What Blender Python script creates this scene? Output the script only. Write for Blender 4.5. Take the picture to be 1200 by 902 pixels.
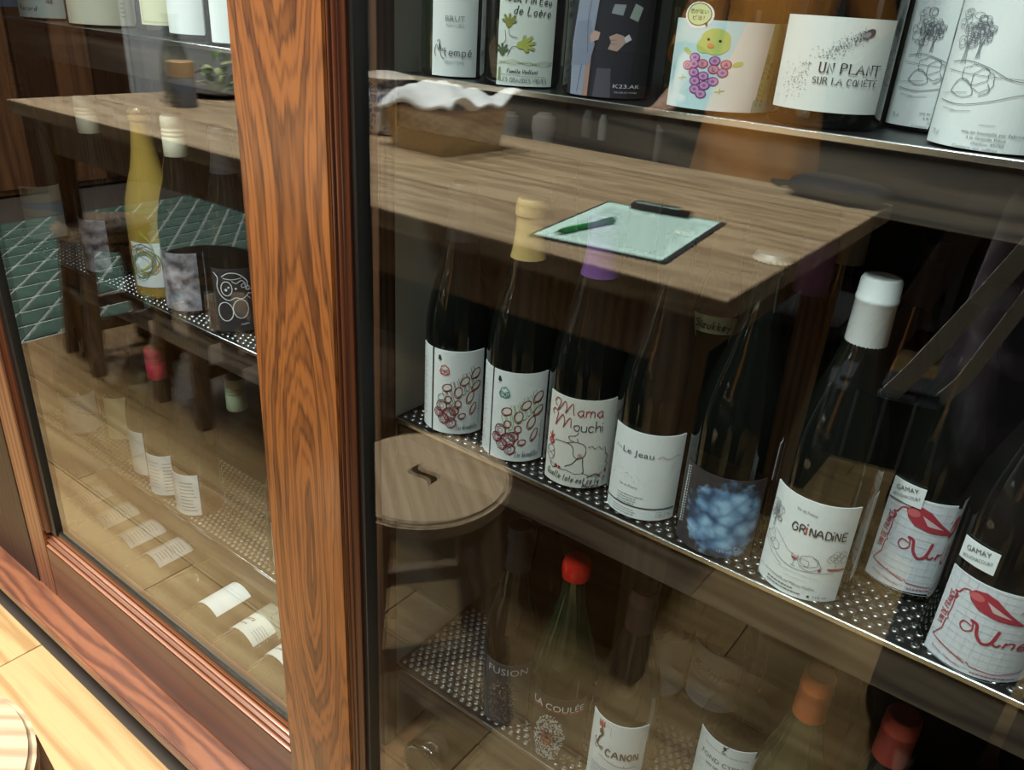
import bpy, bmesh, math, random
from mathutils import Vector, Matrix
random.seed(7)
for o in list(bpy.data.objects): bpy.data.objects.remove(o)
SC = bpy.context.scene
COL = SC.collection
HC = 1.08                      # lens height above the floor; y = 0 is the lens, +y goes into the cabinet

# ------------------------------------------------------------------ camera, world, lights, exposure
def make_camera():
    yaw, pitch, roll, F = math.radians(35.62), math.radians(25.71), math.radians(3.836), 937.0
    f = Vector((-math.sin(yaw)*math.cos(pitch), math.cos(yaw)*math.cos(pitch), -math.sin(pitch)))
    r = Vector((math.cos(yaw), math.sin(yaw), 0)); u = r.cross(f)
    r2 = math.cos(roll)*r + math.sin(roll)*u; u2 = -math.sin(roll)*r + math.cos(roll)*u
    cam = bpy.data.cameras.new('camera'); cam.sensor_fit = 'HORIZONTAL'; cam.sensor_width = 36
    cam.lens = 36*F/1200; cam.clip_start = 0.01; cam.clip_end = 60
    o = bpy.data.objects.new('camera', cam); COL.objects.link(o)
    m = Matrix((r2, u2, -f)).transposed().to_4x4(); m.translation = Vector((0, 0, HC)); o.matrix_world = m
    SC.camera = o
    return r2, u2, f
CAM_R, CAM_U, CAM_F = make_camera()
SC.view_settings.view_transform = 'Standard'; SC.view_settings.look = 'None'
SC.view_settings.gamma = 1; SC.view_settings.use_curve_mapping = False
SC.view_settings.exposure = 0.62
wd = bpy.data.worlds.new('world'); SC.world = wd; wd.use_nodes = True
wd.node_tree.nodes['Background'].inputs[0].default_value = (.9, .93, 1, 1)
wd.node_tree.nodes['Background'].inputs[1].default_value = 0
# ceiling lamps of the shop: (x, y, watts, colour)
LAMPS = [(-4.0, -1.5, 24, (1, .99, .97)), (-3.3, -.25, 13, (1, .98, .94))]
BARS = [(-.12, -.26, 19, (.92, 1, 1)), (-.78, -.26, 19, (.94, 1, .99)), (-1.45, -.26, 19, (.98, 1, .97)), (-2.12, -.26, 17, (1, .99, .95))]      # linear lamps running away from the cabinet
CEIL = 2.55

# ------------------------------------------------------------------ mesh helpers
class MB:
    def __init__(s): s.v = []; s.f = []; s.m = []; s.sm = []
    def add(s, verts, faces, mi=0, smooth=False):
        b = len(s.v); s.v += [tuple(v) for v in verts]
        for f in faces: s.f.append(tuple(i+b for i in f)); s.m.append(mi); s.sm.append(smooth)
        return s
    def box(s, x0, x1, y0, y1, z0, z1, mi=0):
        v = [(x, y, z) for z in (z0, z1) for y in (y0, y1) for x in (x0, x1)]
        return s.add(v, [(0,2,3,1),(4,5,7,6),(0,1,5,4),(2,6,7,3),(0,4,6,2),(1,3,7,5)], mi)
    def lathe(s, prof, seg=36, c=(0,0,0), sx=1, sy=1, mi=0, smooth=True):
        v = []; f = []; n = len(prof)
        for r, z in prof:
            for k in range(seg):
                a = 2*math.pi*k/seg; v.append((c[0]+r*sx*math.cos(a), c[1]+r*sy*math.sin(a), c[2]+z))
        for i in range(n-1):
            for k in range(seg):
                k2 = (k+1) % seg
                f.append((i*seg+k, i*seg+k2, (i+1)*seg+k2, (i+1)*seg+k))
        if prof[0][0] > 1e-5: f.append(tuple(range(seg-1, -1, -1)))
        if prof[-1][0] > 1e-5: f.append(tuple((n-1)*seg+k for k in range(seg)))
        return s.add(v, f, mi, smooth)
    def tube(s, pts, r, seg=10, mi=0, cap=True):
        pts = [Vector(p) for p in pts]; n = len(pts); v = []; f = []
        rs = r if isinstance(r, (list, tuple)) else [r]*n
        up = Vector((0, 0, 1))
        for i, p in enumerate(pts):
            t = (pts[min(i+1, n-1)]-pts[max(i-1, 0)]).normalized()
            a = t.cross(up if abs(t.dot(up)) < .95 else Vector((1, 0, 0))).normalized(); b = t.cross(a)
            for k in range(seg):
                w = 2*math.pi*k/seg; v.append(p + rs[i]*(math.cos(w)*a+math.sin(w)*b))
        for i in range(n-1):
            for k in range(seg):
                k2 = (k+1) % seg; f.append((i*seg+k, (i+1)*seg+k, (i+1)*seg+k2, i*seg+k2))
        if cap: f.append(tuple(range(seg))); f.append(tuple((n-1)*seg+k for k in range(seg-1, -1, -1)))
        return s.add(v, f, mi, True)
    def prism(s, pts, axis, a0, a1, mi=0):
        # closed polygon pts extruded along axis ('x': pts are (y,z), 'z': pts are (x,y), 'y': pts are (x,z))
        def P(p, a): return (a, p[0], p[1]) if axis == 'x' else ((p[0], p[1], a) if axis == 'z' else (p[0], a, p[1]))
        n = len(pts); v = [P(p, a0) for p in pts]+[P(p, a1) for p in pts]
        f = [(i, (i+1) % n, n+(i+1) % n, n+i) for i in range(n)]+[tuple(range(n-1, -1, -1)), tuple(range(n, 2*n))]
        return s.add(v, f, mi)
    def beam(s, a, b, w, h, mi=0):
        a = Vector(a); b = Vector(b); t = (b-a).normalized()
        u = t.cross(Vector((0, 0, 1)) if abs(t.z) < .95 else Vector((0, 1, 0))).normalized(); n = u.cross(t)
        v = [p+sx*u*w/2+sy*n*h/2 for p in (a, b) for sx, sy in ((-1,-1),(1,-1),(1,1),(-1,1))]
        return s.add(v, [(0,1,2,3),(7,6,5,4),(0,4,5,1),(1,5,6,2),(2,6,7,3),(3,7,4,0)], mi)
    def mesh(s, name, mats, bevel=0, seg=2):
        me = bpy.data.meshes.new(name); me.from_pydata(s.v, [], s.f)
        for m in mats: me.materials.append(m)
        for p, mi, sm in zip(me.polygons, s.m, s.sm): p.material_index = mi; p.use_smooth = sm
        bm = bmesh.new(); bm.from_mesh(me)
        bmesh.ops.remove_doubles(bm, verts=bm.verts, dist=1e-6)
        bmesh.ops.recalc_face_normals(bm, faces=bm.faces)
        if bevel:
            es = [e for e in bm.edges if len(e.link_faces) == 2 and e.calc_face_angle(0) > .6]
            bmesh.ops.bevel(bm, geom=es, offset=bevel, segments=seg, affect='EDGES', clamp_overlap=True)
        bm.to_mesh(me); bm.free()
        try: me.set_sharp_from_angle(angle=math.radians(38))
        except Exception: pass
        me.update(); return me
def add(name, me, parent=None, loc=(0,0,0), rot=(0,0,0)):
    o = bpy.data.objects.new(name, me); COL.objects.link(o)
    o.parent = parent; o.location = loc; o.rotation_euler = rot
    return o
def thing(name, label, cat, loc=(0,0,0), rz=0, group=None):
    o = add(name, None, None, loc, (0, 0, rz)); o.empty_display_size = .05
    return tag(o, label, cat, group)
def tag(o, label, cat, group=None):
    o['label'] = label; o['category'] = cat
    if group: o['group'] = group
    return o
def struct(name, me, parent=None):
    o = add(name, me, parent); o['kind'] = 'structure'; return o

# ------------------------------------------------------------------ materials
MT = {}
def sock(n, *names):
    for k in names:
        if k in n.inputs: return n.inputs[k]
def mat(name, col, rough=.5, metal=0, spec=None, noise=0, nscale=40, coat=0, bump=0, emit=0, trans=0, ior=None, stretch=None):
    if name in MT: return MT[name]
    m = bpy.data.materials.new(name); m.use_nodes = True; nt = m.node_tree; b = nt.nodes['Principled BSDF']
    b.inputs['Base Color'].default_value = (*col, 1); b.inputs['Roughness'].default_value = rough
    b.inputs['Metallic'].default_value = metal
    if spec is not None: sock(b, 'Specular IOR Level', 'Specular').default_value = spec
    if coat: b.inputs['Coat Weight'].default_value = coat
    if trans: b.inputs['Transmission Weight'].default_value = trans
    if ior: b.inputs['IOR'].default_value = ior
    if emit:
        b.inputs['Emission Color'].default_value = (*col, 1); b.inputs['Emission Strength'].default_value = emit
    if noise or bump:
        tc = nt.nodes.new('ShaderNodeTexCoord'); ns = nt.nodes.new('ShaderNodeTexNoise'); ns.inputs['Scale'].default_value = nscale
        ns.inputs['Detail'].default_value = 6
        src = tc.outputs['Object']
        if stretch:
            mp = nt.nodes.new('ShaderNodeMapping'); mp.inputs['Scale'].default_value = stretch; nt.links.new(src, mp.inputs[0]); src = mp.outputs[0]
        nt.links.new(src, ns.inputs['Vector'])
        if noise:
            mx = nt.nodes.new('ShaderNodeMixRGB'); mx.blend_type = 'MIX'
            rp = nt.nodes.new('ShaderNodeValToRGB'); rp.color_ramp.elements[0].position = .35; rp.color_ramp.elements[1].position = .7
            nt.links.new(ns.outputs['Fac'], rp.inputs[0]); nt.links.new(rp.outputs[0], mx.inputs['Fac'])
            mx.inputs['Color1'].default_value = (*[c*(1-noise) for c in col], 1); mx.inputs['Color2'].default_value = (*[min(1, c*(1+noise*.6)) for c in col], 1)
            nt.links.new(mx.outputs[0], b.inputs['Base Color'])
        if bump:
            bp = nt.nodes.new('ShaderNodeBump'); bp.inputs['Strength'].default_value = bump; bp.inputs['Distance'].default_value = .002
            nt.links.new(ns.outputs['Fac'], bp.inputs['Height']); nt.links.new(bp.outputs[0], b.inputs['Normal'])
    MT[name] = m; return m
def wood(name, light, dark, axis='x', freq=60, stretch=.06, rough=.4, amp=.9, loops=False, period=.5, power=1.6, knots=False, coat=.0, c0=0.0):
    """wood grain from growth rings: loops=True cuts the rings flat so they close into cathedral arches"""
    if name in MT: return MT[name]
    m = bpy.data.materials.new(name); m.use_nodes = True; nt = m.node_tree; N = nt.nodes; L = nt.links; b = N['Principled BSDF']
    def math_(op, a, c=None, clamp=False):
        n = N.new('ShaderNodeMath'); n.operation = op; n.use_clamp = clamp
        for i, q in enumerate((a, c)):
            if q is None: continue
            if isinstance(q, (int, float)): n.inputs[i].default_value = q
            else: L.new(q, n.inputs[i])
        return n.outputs[0]
    tc = N.new('ShaderNodeTexCoord'); oi = N.new('ShaderNodeObjectInfo')
    off = N.new('ShaderNodeVectorMath'); off.operation = 'ADD'
    cb = N.new('ShaderNodeCombineXYZ')
    rnd = math_('MULTIPLY', oi.outputs['Random'], 0.0 if loops else 7.3)
    for i in range(3): L.new(rnd, cb.inputs[i])
    L.new(tc.outputs['Object'], off.inputs[0]); L.new(cb.outputs[0], off.inputs[1])
    mp = N.new('ShaderNodeMapping'); sc = [1, 1, 1]; ai = 'xyz'.index(axis); sc[ai] = stretch; mp.inputs['Scale'].default_value = sc
    L.new(off.outputs[0], mp.inputs[0])
    n1 = N.new('ShaderNodeTexNoise'); n1.inputs['Scale'].default_value = 14; n1.inputs['Detail'].default_value = 3; L.new(mp.outputs[0], n1.inputs['Vector'])
    n2 = N.new('ShaderNodeTexNoise'); n2.inputs['Scale'].default_value = 260; n2.inputs['Detail'].default_value = 4; L.new(mp.outputs[0], n2.inputs['Vector'])
    sp = N.new('ShaderNodeSeparateXYZ'); L.new(off.outputs[0], sp.inputs[0])
    per = [i for i in range(3) if i != ai]
    if loops:
        zz = math_('SUBTRACT', 1.0, math_('COSINE', math_('MULTIPLY', math_('ADD', sp.outputs[ai], math_('ADD', .02, math_('MULTIPLY', n1.outputs['Fac'], .12))), 6.2832/period)))
        zz = math_('MULTIPLY', zz, .02)
        dx = math_('SUBTRACT', sp.outputs[per[0]], c0)
        dx = math_('ADD', dx, math_('MULTIPLY', math_('SUBTRACT', n1.outputs['Fac'], .5), .06))
        d = math_('SQRT', math_('ADD', math_('MULTIPLY', dx, dx), math_('MULTIPLY', zz, zz)))
        val = math_('MULTIPLY', d, freq)
    else:
        val = math_('MULTIPLY', math_('ADD', sp.outputs[per[0]], sp.outputs[per[1]]), freq)
    val = math_('ADD', val, math_('MULTIPLY', n1.outputs['Fac'], amp*6))
    s_ = math_('ADD', math_('MULTIPLY', math_('SINE', math_('MULTIPLY', val, 6.2832)), .5), .5)
    s_ = math_('POWER', s_, power)
    if loops:
        n4 = N.new('ShaderNodeTexNoise'); n4.inputs['Scale'].default_value = 38; n4.inputs['Detail'].default_value = 3; L.new(mp.outputs[0], n4.inputs['Vector'])
        n5 = N.new('ShaderNodeTexNoise'); n5.inputs['Scale'].default_value = 120; n5.inputs['Detail'].default_value = 3; L.new(mp.outputs[0], n5.inputs['Vector'])
        v2 = math_('ADD', val, math_('MULTIPLY', n5.outputs['Fac'], .9))
        co = math_('ADD', math_('MULTIPLY', math_('SINE', math_('MULTIPLY', v2, 6.2832)), .5), .5)
        fi = math_('POWER', math_('ADD', math_('MULTIPLY', math_('SINE', math_('MULTIPLY', v2, 6.2832*3.0)), .5), .5), 2.2)
        co = math_('MULTIPLY', math_('POWER', co, 2.0), math_('MULTIPLY', math_('SUBTRACT', n4.outputs['Fac'], .30), 3.4, True))
        s_ = math_('ADD', math_('MULTIPLY', co, .62), math_('MULTIPLY', fi, .42))
    fib = math_('MULTIPLY', math_('SUBTRACT', n2.outputs['Fac'], .5), .9)
    fac = math_('ADD', s_, fib, True)
    mx = N.new('ShaderNodeMixRGB'); mx.inputs['Color1'].default_value = (*light, 1); mx.inputs['Color2'].default_value = (*dark, 1); L.new(fac, mx.inputs['Fac'])
    out = mx.outputs[0]
    hv = N.new('ShaderNodeHueSaturation'); L.new(out, hv.inputs['Color'])
    L.new(math_('ADD', math_('MULTIPLY', oi.outputs['Random'], 0 if loops else .35), 1 if loops else .82), hv.inputs['Value']); out = hv.outputs[0]
    if knots:
        vo = N.new('ShaderNodeTexVoronoi'); vo.inputs['Scale'].default_value = 5.5
        mk = N.new('ShaderNodeMapping'); ks = [.8, .8, .8]; ks[ai] = 1; mk.inputs['Scale'].default_value = ks
        L.new(off.outputs[0], mk.inputs[0]); wn = N.new('ShaderNodeMixRGB'); wn.inputs['Fac'].default_value = .12
        L.new(mk.outputs[0], wn.inputs['Color1']); L.new(n1.outputs['Color'], wn.inputs['Color2']); L.new(wn.outputs[0], vo.inputs['Vector'])
        kr = N.new('ShaderNodeValToRGB'); kr.color_ramp.elements[0].position = .04; kr.color_ramp.elements[0].color = (1,1,1,1)
        kr.color_ramp.elements[1].position = .20; kr.color_ramp.elements[1].color = (0,0,0,1); L.new(vo.outputs['Distance'], kr.inputs[0])
        mk2 = N.new('ShaderNodeMixRGB'); L.new(kr.outputs[0], mk2.inputs['Fac']); L.new(out, mk2.inputs['Color1']); mk2.inputs['Color2'].default_value = (*[c*.35 for c in dark], 1); out = mk2.outputs[0]
    L.new(out, b.inputs['Base Color'])
    b.inputs['Roughness'].default_value = rough
    if coat: b.inputs['Coat Weight'].default_value = coat; b.inputs['Coat Roughness'].default_value = .2
    bp = N.new('ShaderNodeBump'); bp.inputs['Strength'].default_value = .25; bp.inputs['Distance'].default_value = .0006
    L.new(fac, bp.inputs['Height']); L.new(bp.outputs[0], b.inputs['Normal'])
    MT[name] = m; return m
def glassmat(name, tint=(1,1,1), r0=.05, rough=0.0, gain=1.0):
    """thin glass: lets light straight through and mirrors more at grazing angles"""
    if name in MT: return MT[name]
    m = bpy.data.materials.new(name); m.use_nodes = True; nt = m.node_tree; N = nt.nodes; L = nt.links
    N.remove(N['Principled BSDF'])
    t = N.new('ShaderNodeBsdfTransparent'); t.inputs[0].default_value = (*tint, 1)
    g = N.new('ShaderNodeBsdfGlossy'); g.inputs['Roughness'].default_value = rough; g.inputs['Color'].default_value = (.97, .99, .98, 1)
    lw = N.new('ShaderNodeLayerWeight'); lw.inputs['Blend'].default_value = .5
    p = N.new('ShaderNodeMath'); p.operation = 'POWER'; L.new(lw.outputs['Facing'], p.inputs[0]); p.inputs[1].default_value = 5
    # Layer Weight's facing at blend .5 is 1-cos
    a = N.new('ShaderNodeMath'); a.operation = 'MULTIPLY_ADD'; L.new(p.outputs[0], a.inputs[0]); a.inputs[1].default_value = (1-r0)*gain; a.inputs[2].default_value = r0
    mx = N.new('ShaderNodeMixShader'); L.new(a.outputs[0], mx.inputs[0]); L.new(t.outputs[0], mx.inputs[1]); L.new(g.outputs[0], mx.inputs[2])
    L.new(mx.outputs[0], N['Material Output'].inputs[0])
    MT[name] = m; return m

M_STILE = wood('stile_wood', (.27, .090, .021), (.032, .009, .005), 'z', freq=85, stretch=.07, rough=.32, amp=.20, loops=True, period=.66, power=1.0, c0=-.512, coat=.25)
M_DOOR = wood('door_wood', (.125, .042, .015), (.070, .022, .008), 'x', freq=26, stretch=.05, rough=.32, amp=.5, power=2.2, coat=.25)
M_DOORV = wood('door_wood_upright', (.27, .085, .024), (.09, .025, .009), 'z', freq=60, stretch=.05, rough=.32, amp=.5, power=1.5, coat=.25)
M_MOULD = wood('moulding_wood', (.30, .11, .045), (.13, .040, .018), 'x', freq=120, stretch=.03, rough=.28, amp=.3, coat=.4)
M_MOULDV = wood('moulding_wood_upright', (.115, .032, .012), (.035, .010, .005), 'z', freq=120, stretch=.03, rough=.28, amp=.3, coat=.4)
M_SILL = wood('sill_wood', (.185, .064, .027), (.085, .027, .013), 'x', freq=34, stretch=.16, rough=.34, amp=.9, power=1.4, knots=True, coat=.25)
M_DARKWOOD = wood('dark_wood', (.026, .012, .007), (.009, .004, .003), 'z', freq=60, stretch=.05, rough=.45, amp=.5)
M_FASCIA = wood('shelf_fascia_wood', (.060, .042, .028), (.020, .013, .009), 'x', freq=30, stretch=.1, rough=.6, amp=.9)
M_CABWALL = wood('cabinet_wall_wood', (.20, .085, .035), (.10, .04, .016), 'z', freq=20, stretch=.06, rough=.5, amp=.6)
M_POST = wood('post_wood', (.10, .042, .018), (.030, .012, .006), 'z', freq=70, stretch=.04, rough=.45, amp=.5)
M_FLOOR = wood('floor_wood', (.42, .27, .12), (.30, .17, .066), 'x', freq=16, stretch=.05, rough=.4, amp=.8, power=1.3)
M_TABLE = wood('table_wood', (.50, .35, .205), (.33, .215, .12), 'x', freq=7, stretch=.09, rough=.5, amp=1.2, power=1.2)
M_STOOL = wood('stool_wood', (.38, .265, .155), (.25, .15, .078), 'x', freq=55, stretch=.07, rough=.5, amp=.5, power=1.6)
M_STOOLEG = wood('stool_leg_wood', (.30, .19, .105), (.16, .095, .05), 'z', freq=50, stretch=.07, rough=.5, amp=.5)
M_METAL = mat('shelf_steel', (.022, .021, .020), .35, .6)
M_DIMPLE = mat('dimple_steel', (.30, .30, .29), .28, 1)
M_EDGE = mat('shelf_edge_steel', (.78, .80, .80), .25, 1)
M_GREY = mat('grey_panel', (.45, .44, .37), .5, noise=.12, nscale=3)
M_BLACK = mat('black_gasket', (.008, .007, .006), .4)
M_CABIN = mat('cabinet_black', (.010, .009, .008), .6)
M_PANE = glassmat('door_glass', (.955, .985, .982), r0=.082)
M_BOTTLE = mat('dark_bottle_glass', (.004, .005, .004), .06, spec=.6)
M_BOTTLEG = mat('green_bottle_glass', (.010, .018, .008), .06, spec=.6)
M_CLEAR = glassmat('clear_bottle_glass', (.90, .91, .88), r0=.05)
M_GOLDG = glassmat('gold_bottle_glass', (.93, .83, .52), r0=.05)
M_YELLOW = mat('yellow_wine', (.42, .27, .055), .08, spec=.6)
M_GOLDWINE = mat('pale_gold_wine', (.50, .38, .14), .1, spec=.6)
def flat(name, c, rough=.55): return mat('paint_'+name, c, rough)
WHITE = flat('label_white', (.80, .83, .81)); INK = flat('ink_black', (.02, .02, .025)); RED = flat('ink_red', (.50, .025, .03))
CAPW = flat('white', (.78, .80, .78), .45)
def paint(c):
    key = 'ink_%d_%d_%d' % tuple(int(x*255) for x in c)
    return mat(key, c, .55)

# ------------------------------------------------------------------ room shell
def rz_(z): return z+HC
fl = struct('floor', MB().box(-4.6, 2.2, -3.2, 1.05, -.06, -.012).mesh('floor', [mat('floor_base', (.05, .035, .025), .8)]))
TX = -2.62
def planks():
    y = .392; row = 0
    while y > -3.15:
        wdt = .19 if row < 2 else .12
        x = TX + .003
        x -= 0
        k = 0
        while x < 2.15:
            ln = random.uniform(.9, 1.7) if k or row == 0 else random.uniform(.4, 1.3)
            if row == 0 and k == 0: ln = 1.35
            x1 = min(x+ln, 2.18)
            if 2.18-x1 < .25: x1 = 2.18
            y1 = y; y0 = max(y-wdt, -3.18)
            me = MB().box(-(x1-x)/2+.0008, (x1-x)/2-.0008, -(y1-y0)/2+.0008, (y1-y0)/2-.0008, -.012, 0).mesh('plank', [M_FLOOR], .0012, 1)
            add('plank', me, fl, ((x+x1)/2, (y0+y1)/2, 0)); x = x1; k += 1
        y -= wdt; row += 1
planks()
# slanted green floor tiles beyond the boards
M_TILE = mat('green_tile', (.075, .145, .115), .3, noise=.35, nscale=9)
struct_t = struct('floor_grout', MB().box(-4.06, TX, -2.45, .42, -.011, -.004).mesh('grout', [mat('grout', (.50, .52, .47), .8)]))
def tiles():
    a, b, sl, g, gx = .13, .118, -.87, .0055, .008
    me = MB().prism([(gx, g-sl*gx), (a-gx, g-sl*(a-gx)), (a-gx, b-g-sl*(a-gx)), (gx, b-g-sl*gx)], 'z', -.004, 0).mesh('tile', [M_TILE], .001, 1)
    for i in range(11):
        for j in range(-2, 26):
            x = TX-.006-a*(i+1); y = .28-b*j+(sl*a*(i+1)) % b
            if y > .30 or y < -2.42: continue
            add('tile', me, struct_t, (x, y, 0))
tiles()
wl = struct('wall_left', MB().box(-4.72, -4.6, -3.3, 1.05, 0, CEIL).mesh('w', [mat('white_plaster', (.72, .72, .72), .8, noise=.04, nscale=5)]))
struct('wall_back', MB().box(-4.72, 2.3, -3.32, -3.2, 0, CEIL).mesh('w', [mat('dark_plaster', (.10, .09, .08), .8)]))
struct('wall_right', MB().box(2.2, 2.32, -3.3, 1.05, 0, CEIL).mesh('w', [mat('brown_plaster', (.20, .16, .12), .8)]))
struct('wall_front', MB().box(-4.72, 2.3, 1.05, 1.15, 0, CEIL).mesh('w', [mat('warm_plaster', (.45, .40, .34), .8)]))
struct('ceiling', MB().box(-4.72, 2.3, -3.3, 1.15, CEIL, CEIL+.1).mesh('c', [mat('ceiling_white', (.40, .38, .35), .8)]))
# brown panelled door in the left wall
dr = struct('door_1', MB().box(-4.6, -4.565, -1.62, -.62, 0, 2.05).mesh('door', [M_CABWALL], .003))
for i in range(5): add('door_board', MB().box(-4.566, -4.553, -1.60+i*.195, -1.60+i*.195+.185, .03, 2.02).mesh('door_board', [M_CABWALL if i % 2 else M_POST], .002), dr)

# frosted window beside the door
wn = struct('window_1', MB().box(-4.600, -4.575, -2.80, -1.66, .30, .36).box(-4.600, -4.575, -2.80, -1.66, 1.88, 1.94).box(-4.600, -4.575, -2.80, -2.74, .36, 1.88).box(-4.600, -4.575, -1.72, -1.66, .36, 1.88).box(-4.600, -4.578, -2.25, -2.21, .36, 1.88).mesh('window', [mat('white_frame', (.7, .7, .7), .5)]))
for y0, y1 in ((-2.74, -2.25), (-2.21, -1.72)): add('pane', MB().box(-4.598, -4.590, y0, y1, .36, 1.88).mesh('pane', [mat('frosted_glass', (.82, .83, .84), .4)]), wn)
# ceiling lamps
def lamp_parts(t, w, c, where, bar=False):
    ld = bpy.data.lights.new('lamp_light', 'AREA'); ld.energy = w; ld.color = c; ld.spread = math.radians(125)
    if bar: ld.shape = 'RECTANGLE'; ld.size = .15; ld.size_y = .80
    else: ld.shape = 'DISK'; ld.size = .14
    lo = bpy.data.objects.new('ceiling_lamp_'+where+'_offscreen', ld); COL.objects.link(lo); lo.parent = t; lo.location = (0, 0, -.060 if bar else -.104)
for i, (x, y, w, c) in enumerate(LAMPS):
    t = thing('ceiling_spotlight', ['black ceiling spotlight near the brown panelled door', 'black ceiling spotlight over the green floor tiles'][i], 'lamp', (x, y, CEIL), 0, 'ceiling spotlights')
    add('housing', MB().lathe([(.075, -.10), (.08, -.10), (.08, -.01), (.06, 0)], 24).mesh('housing', [mat('lamp_black', (.02, .02, .02), .4)]), t)
    add('lens', MB().lathe([(.0, -.101), (.072, -.101), (.072, -.098)], 24).mesh('lens', [mat('lamp_lens', (.80, .78, .74), .5)]), t)
    lamp_parts(t, w, c, ['over_door', 'over_tiles'][i])
for i, (x, y, w, c) in enumerate(BARS):
    t = thing('linear_lamp', ['white linear ceiling lamp above the photographer', 'white linear ceiling lamp above the clipboard', 'white linear ceiling lamp above the basket', 'white linear ceiling lamp above the carafe'][i], 'lamp', (x, y, CEIL), 0, 'linear ceiling lamps')
    add('housing', MB().box(-.09, .09, -.43, .43, -.055, 0).mesh('housing', [mat('lamp_white', (.75, .75, .74), .4)], .004), t)
    add('diffuser', MB().box(-.08, .08, -.41, .41, -.0585, -.0551).mesh('diffuser', [mat('lamp_diffuser', (.80, .82, .82), .5)]), t)
    lamp_parts(t, w, c, ['over_photographer', 'over_clipboard', 'over_basket', 'over_carafe'][i], True)

# ------------------------------------------------------------------ wine cabinet (shelves A, B, C from top to bottom)
ZA, ZB, ZC, ZF = rz_(-.0763), rz_(-.486), rz_(-.903), rz_(-1.055)
YS = .64; YB = 1.02; XL = -1.76; XR = .98; XD = -.652
cab = thing('wine_cabinet', 'dark wooden wine cabinet with perforated steel shelves behind sliding glass doors', 'cabinet', (0, 0, 0))
def cbox(n, m, *a, bevel=.001): return add(n, MB().box(*a).mesh(n, [m], bevel, 1), cab)
cbox('back_panel', M_CABIN, XL-.03, XR+.03, YB, YB+.02, 0, 2.15)
cbox('side_panel', M_CABWALL, XL-.03, XL, .475, YB, 0, 2.15)
cbox('side_panel', M_CABWALL, XR, XR+.03, .475, YB, 0, 2.15)
cbox('top_panel', M_DARKWOOD, XL, XR, .475, YB, 2.12, 2.15)
cbox('base_panel', M_CABWALL, XL, XR, .478, YB, .004, ZF)
cbox('divider_panel', M_GREY, XD-.014, XD+.014, .642, YB-.001, ZF, 2.119)
cbox('front_post', M_POST, XD-.040, XD+.016, .615, .641, ZF, 2.119)
cbox('jamb', M_DARKWOOD, -1.79, -1.325, .43, .474, 0, 2.15)
cbox('jamb', M_DARKWOOD, .93, 1.0, .385, .474, 0, 2.15)
cbox('head_rail', M_DOOR, -1.79, 1.0, .375, .474, 2.02, 2.15)
cbox('plinth', M_DARKWOOD, -1.79, .99, .425, .473, 0, rz_(-1.0145))
def dome_mesh(x0, x1, y0, y1):
    mb = MB(); sp = .0125; r = .0042; n = 7; j = 0
    prof = [(r, 0), (r*.86, .0012), (r*.55, .0019), (r*.38, .0010)]
    y = y0
    while y < y1:
        x = x0 + (sp/2 if j % 2 else 0)
        while x < x1:
            v = []; f = []
            for rr, zz in prof:
                for k in range(n):
                    a = 2*math.pi*k/n; v.append((x+rr*math.cos(a), y+rr*math.sin(a), zz))
            for i in range(3):
                for k in range(n): f.append((i*n+k, i*n+(k+1) % n, (i+1)*n+(k+1) % n, (i+1)*n+k))
            f.append(tuple(3*n+k for k in range(n)))
            mb.add(v, f, 0, True); x += sp
        y += sp*.72; j += 1
    me = bpy.data.meshes.new('dimples'); me.from_pydata(mb.v, [], mb.f)
    for p in me.polygons: p.use_smooth = True
    me.materials.append(M_DIMPLE); return me
for zi, z in enumerate((ZA, ZB, ZC)):
    for (x0, x1) in ((XL, XD-.0145), (XD+.0145, XR)):
        s = cbox('shelf', M_FASCIA, x0, x1, YS+.004, YS+.024, z-.055, z-.0035)
        sh = add('shelf_plate', MB().box(x0, x1, YS+.003, YB-.001, z-.0035, z).mesh('shelf_plate', [M_METAL]), s)
        add('shelf_edge', MB().box(x0, x1, YS, YS+.0031, z-.0055, z+.0005).mesh('shelf_edge', [M_EDGE], .0008, 1), s)
        if zi:
            d = add('dimples', dome_mesh(x0+.008, min(x1, .25)-.006, YS+.012, YS+.17), s, (0, 0, z+.0001)); d['kind'] = 'stuff'
# sill
tag(add('threshold_rail', MB().box(-1.79, 1.0, .383, .474, rz_(-1.014), rz_(-.995)).mesh('sill', [M_SILL], .003), None), 'knotty reddish wooden rail along the bottom of the cabinet', 'sill')

# ------------------------------------------------------------------ sliding doors
def bead_profile(a0, b0, a1, b1, n=3, k=6):
    """n small half round beads from (a0,b0) to (a1,b1)"""
    pts = []
    dx, dy = (a1-a0)/n, (b1-b0)/n; ln = math.hypot(dx, dy); nx, ny = dy/ln, -dx/ln
    for i in range(n):
        for j in range(k+1):
            t = j/k; bul = math.sin(math.pi*t)*ln*.42
            pts.append((a0+dx*(i+t)+nx*bul, b0+dy*(i+t)+ny*bul))
    return pts
ZT = 2.03
def pane(t, x0, x1, y, z0, z1):
    return add('pane', MB().box(x0, x1, y-.002, y+.002, z0, z1).mesh('pane', [M_PANE]), t)
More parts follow.
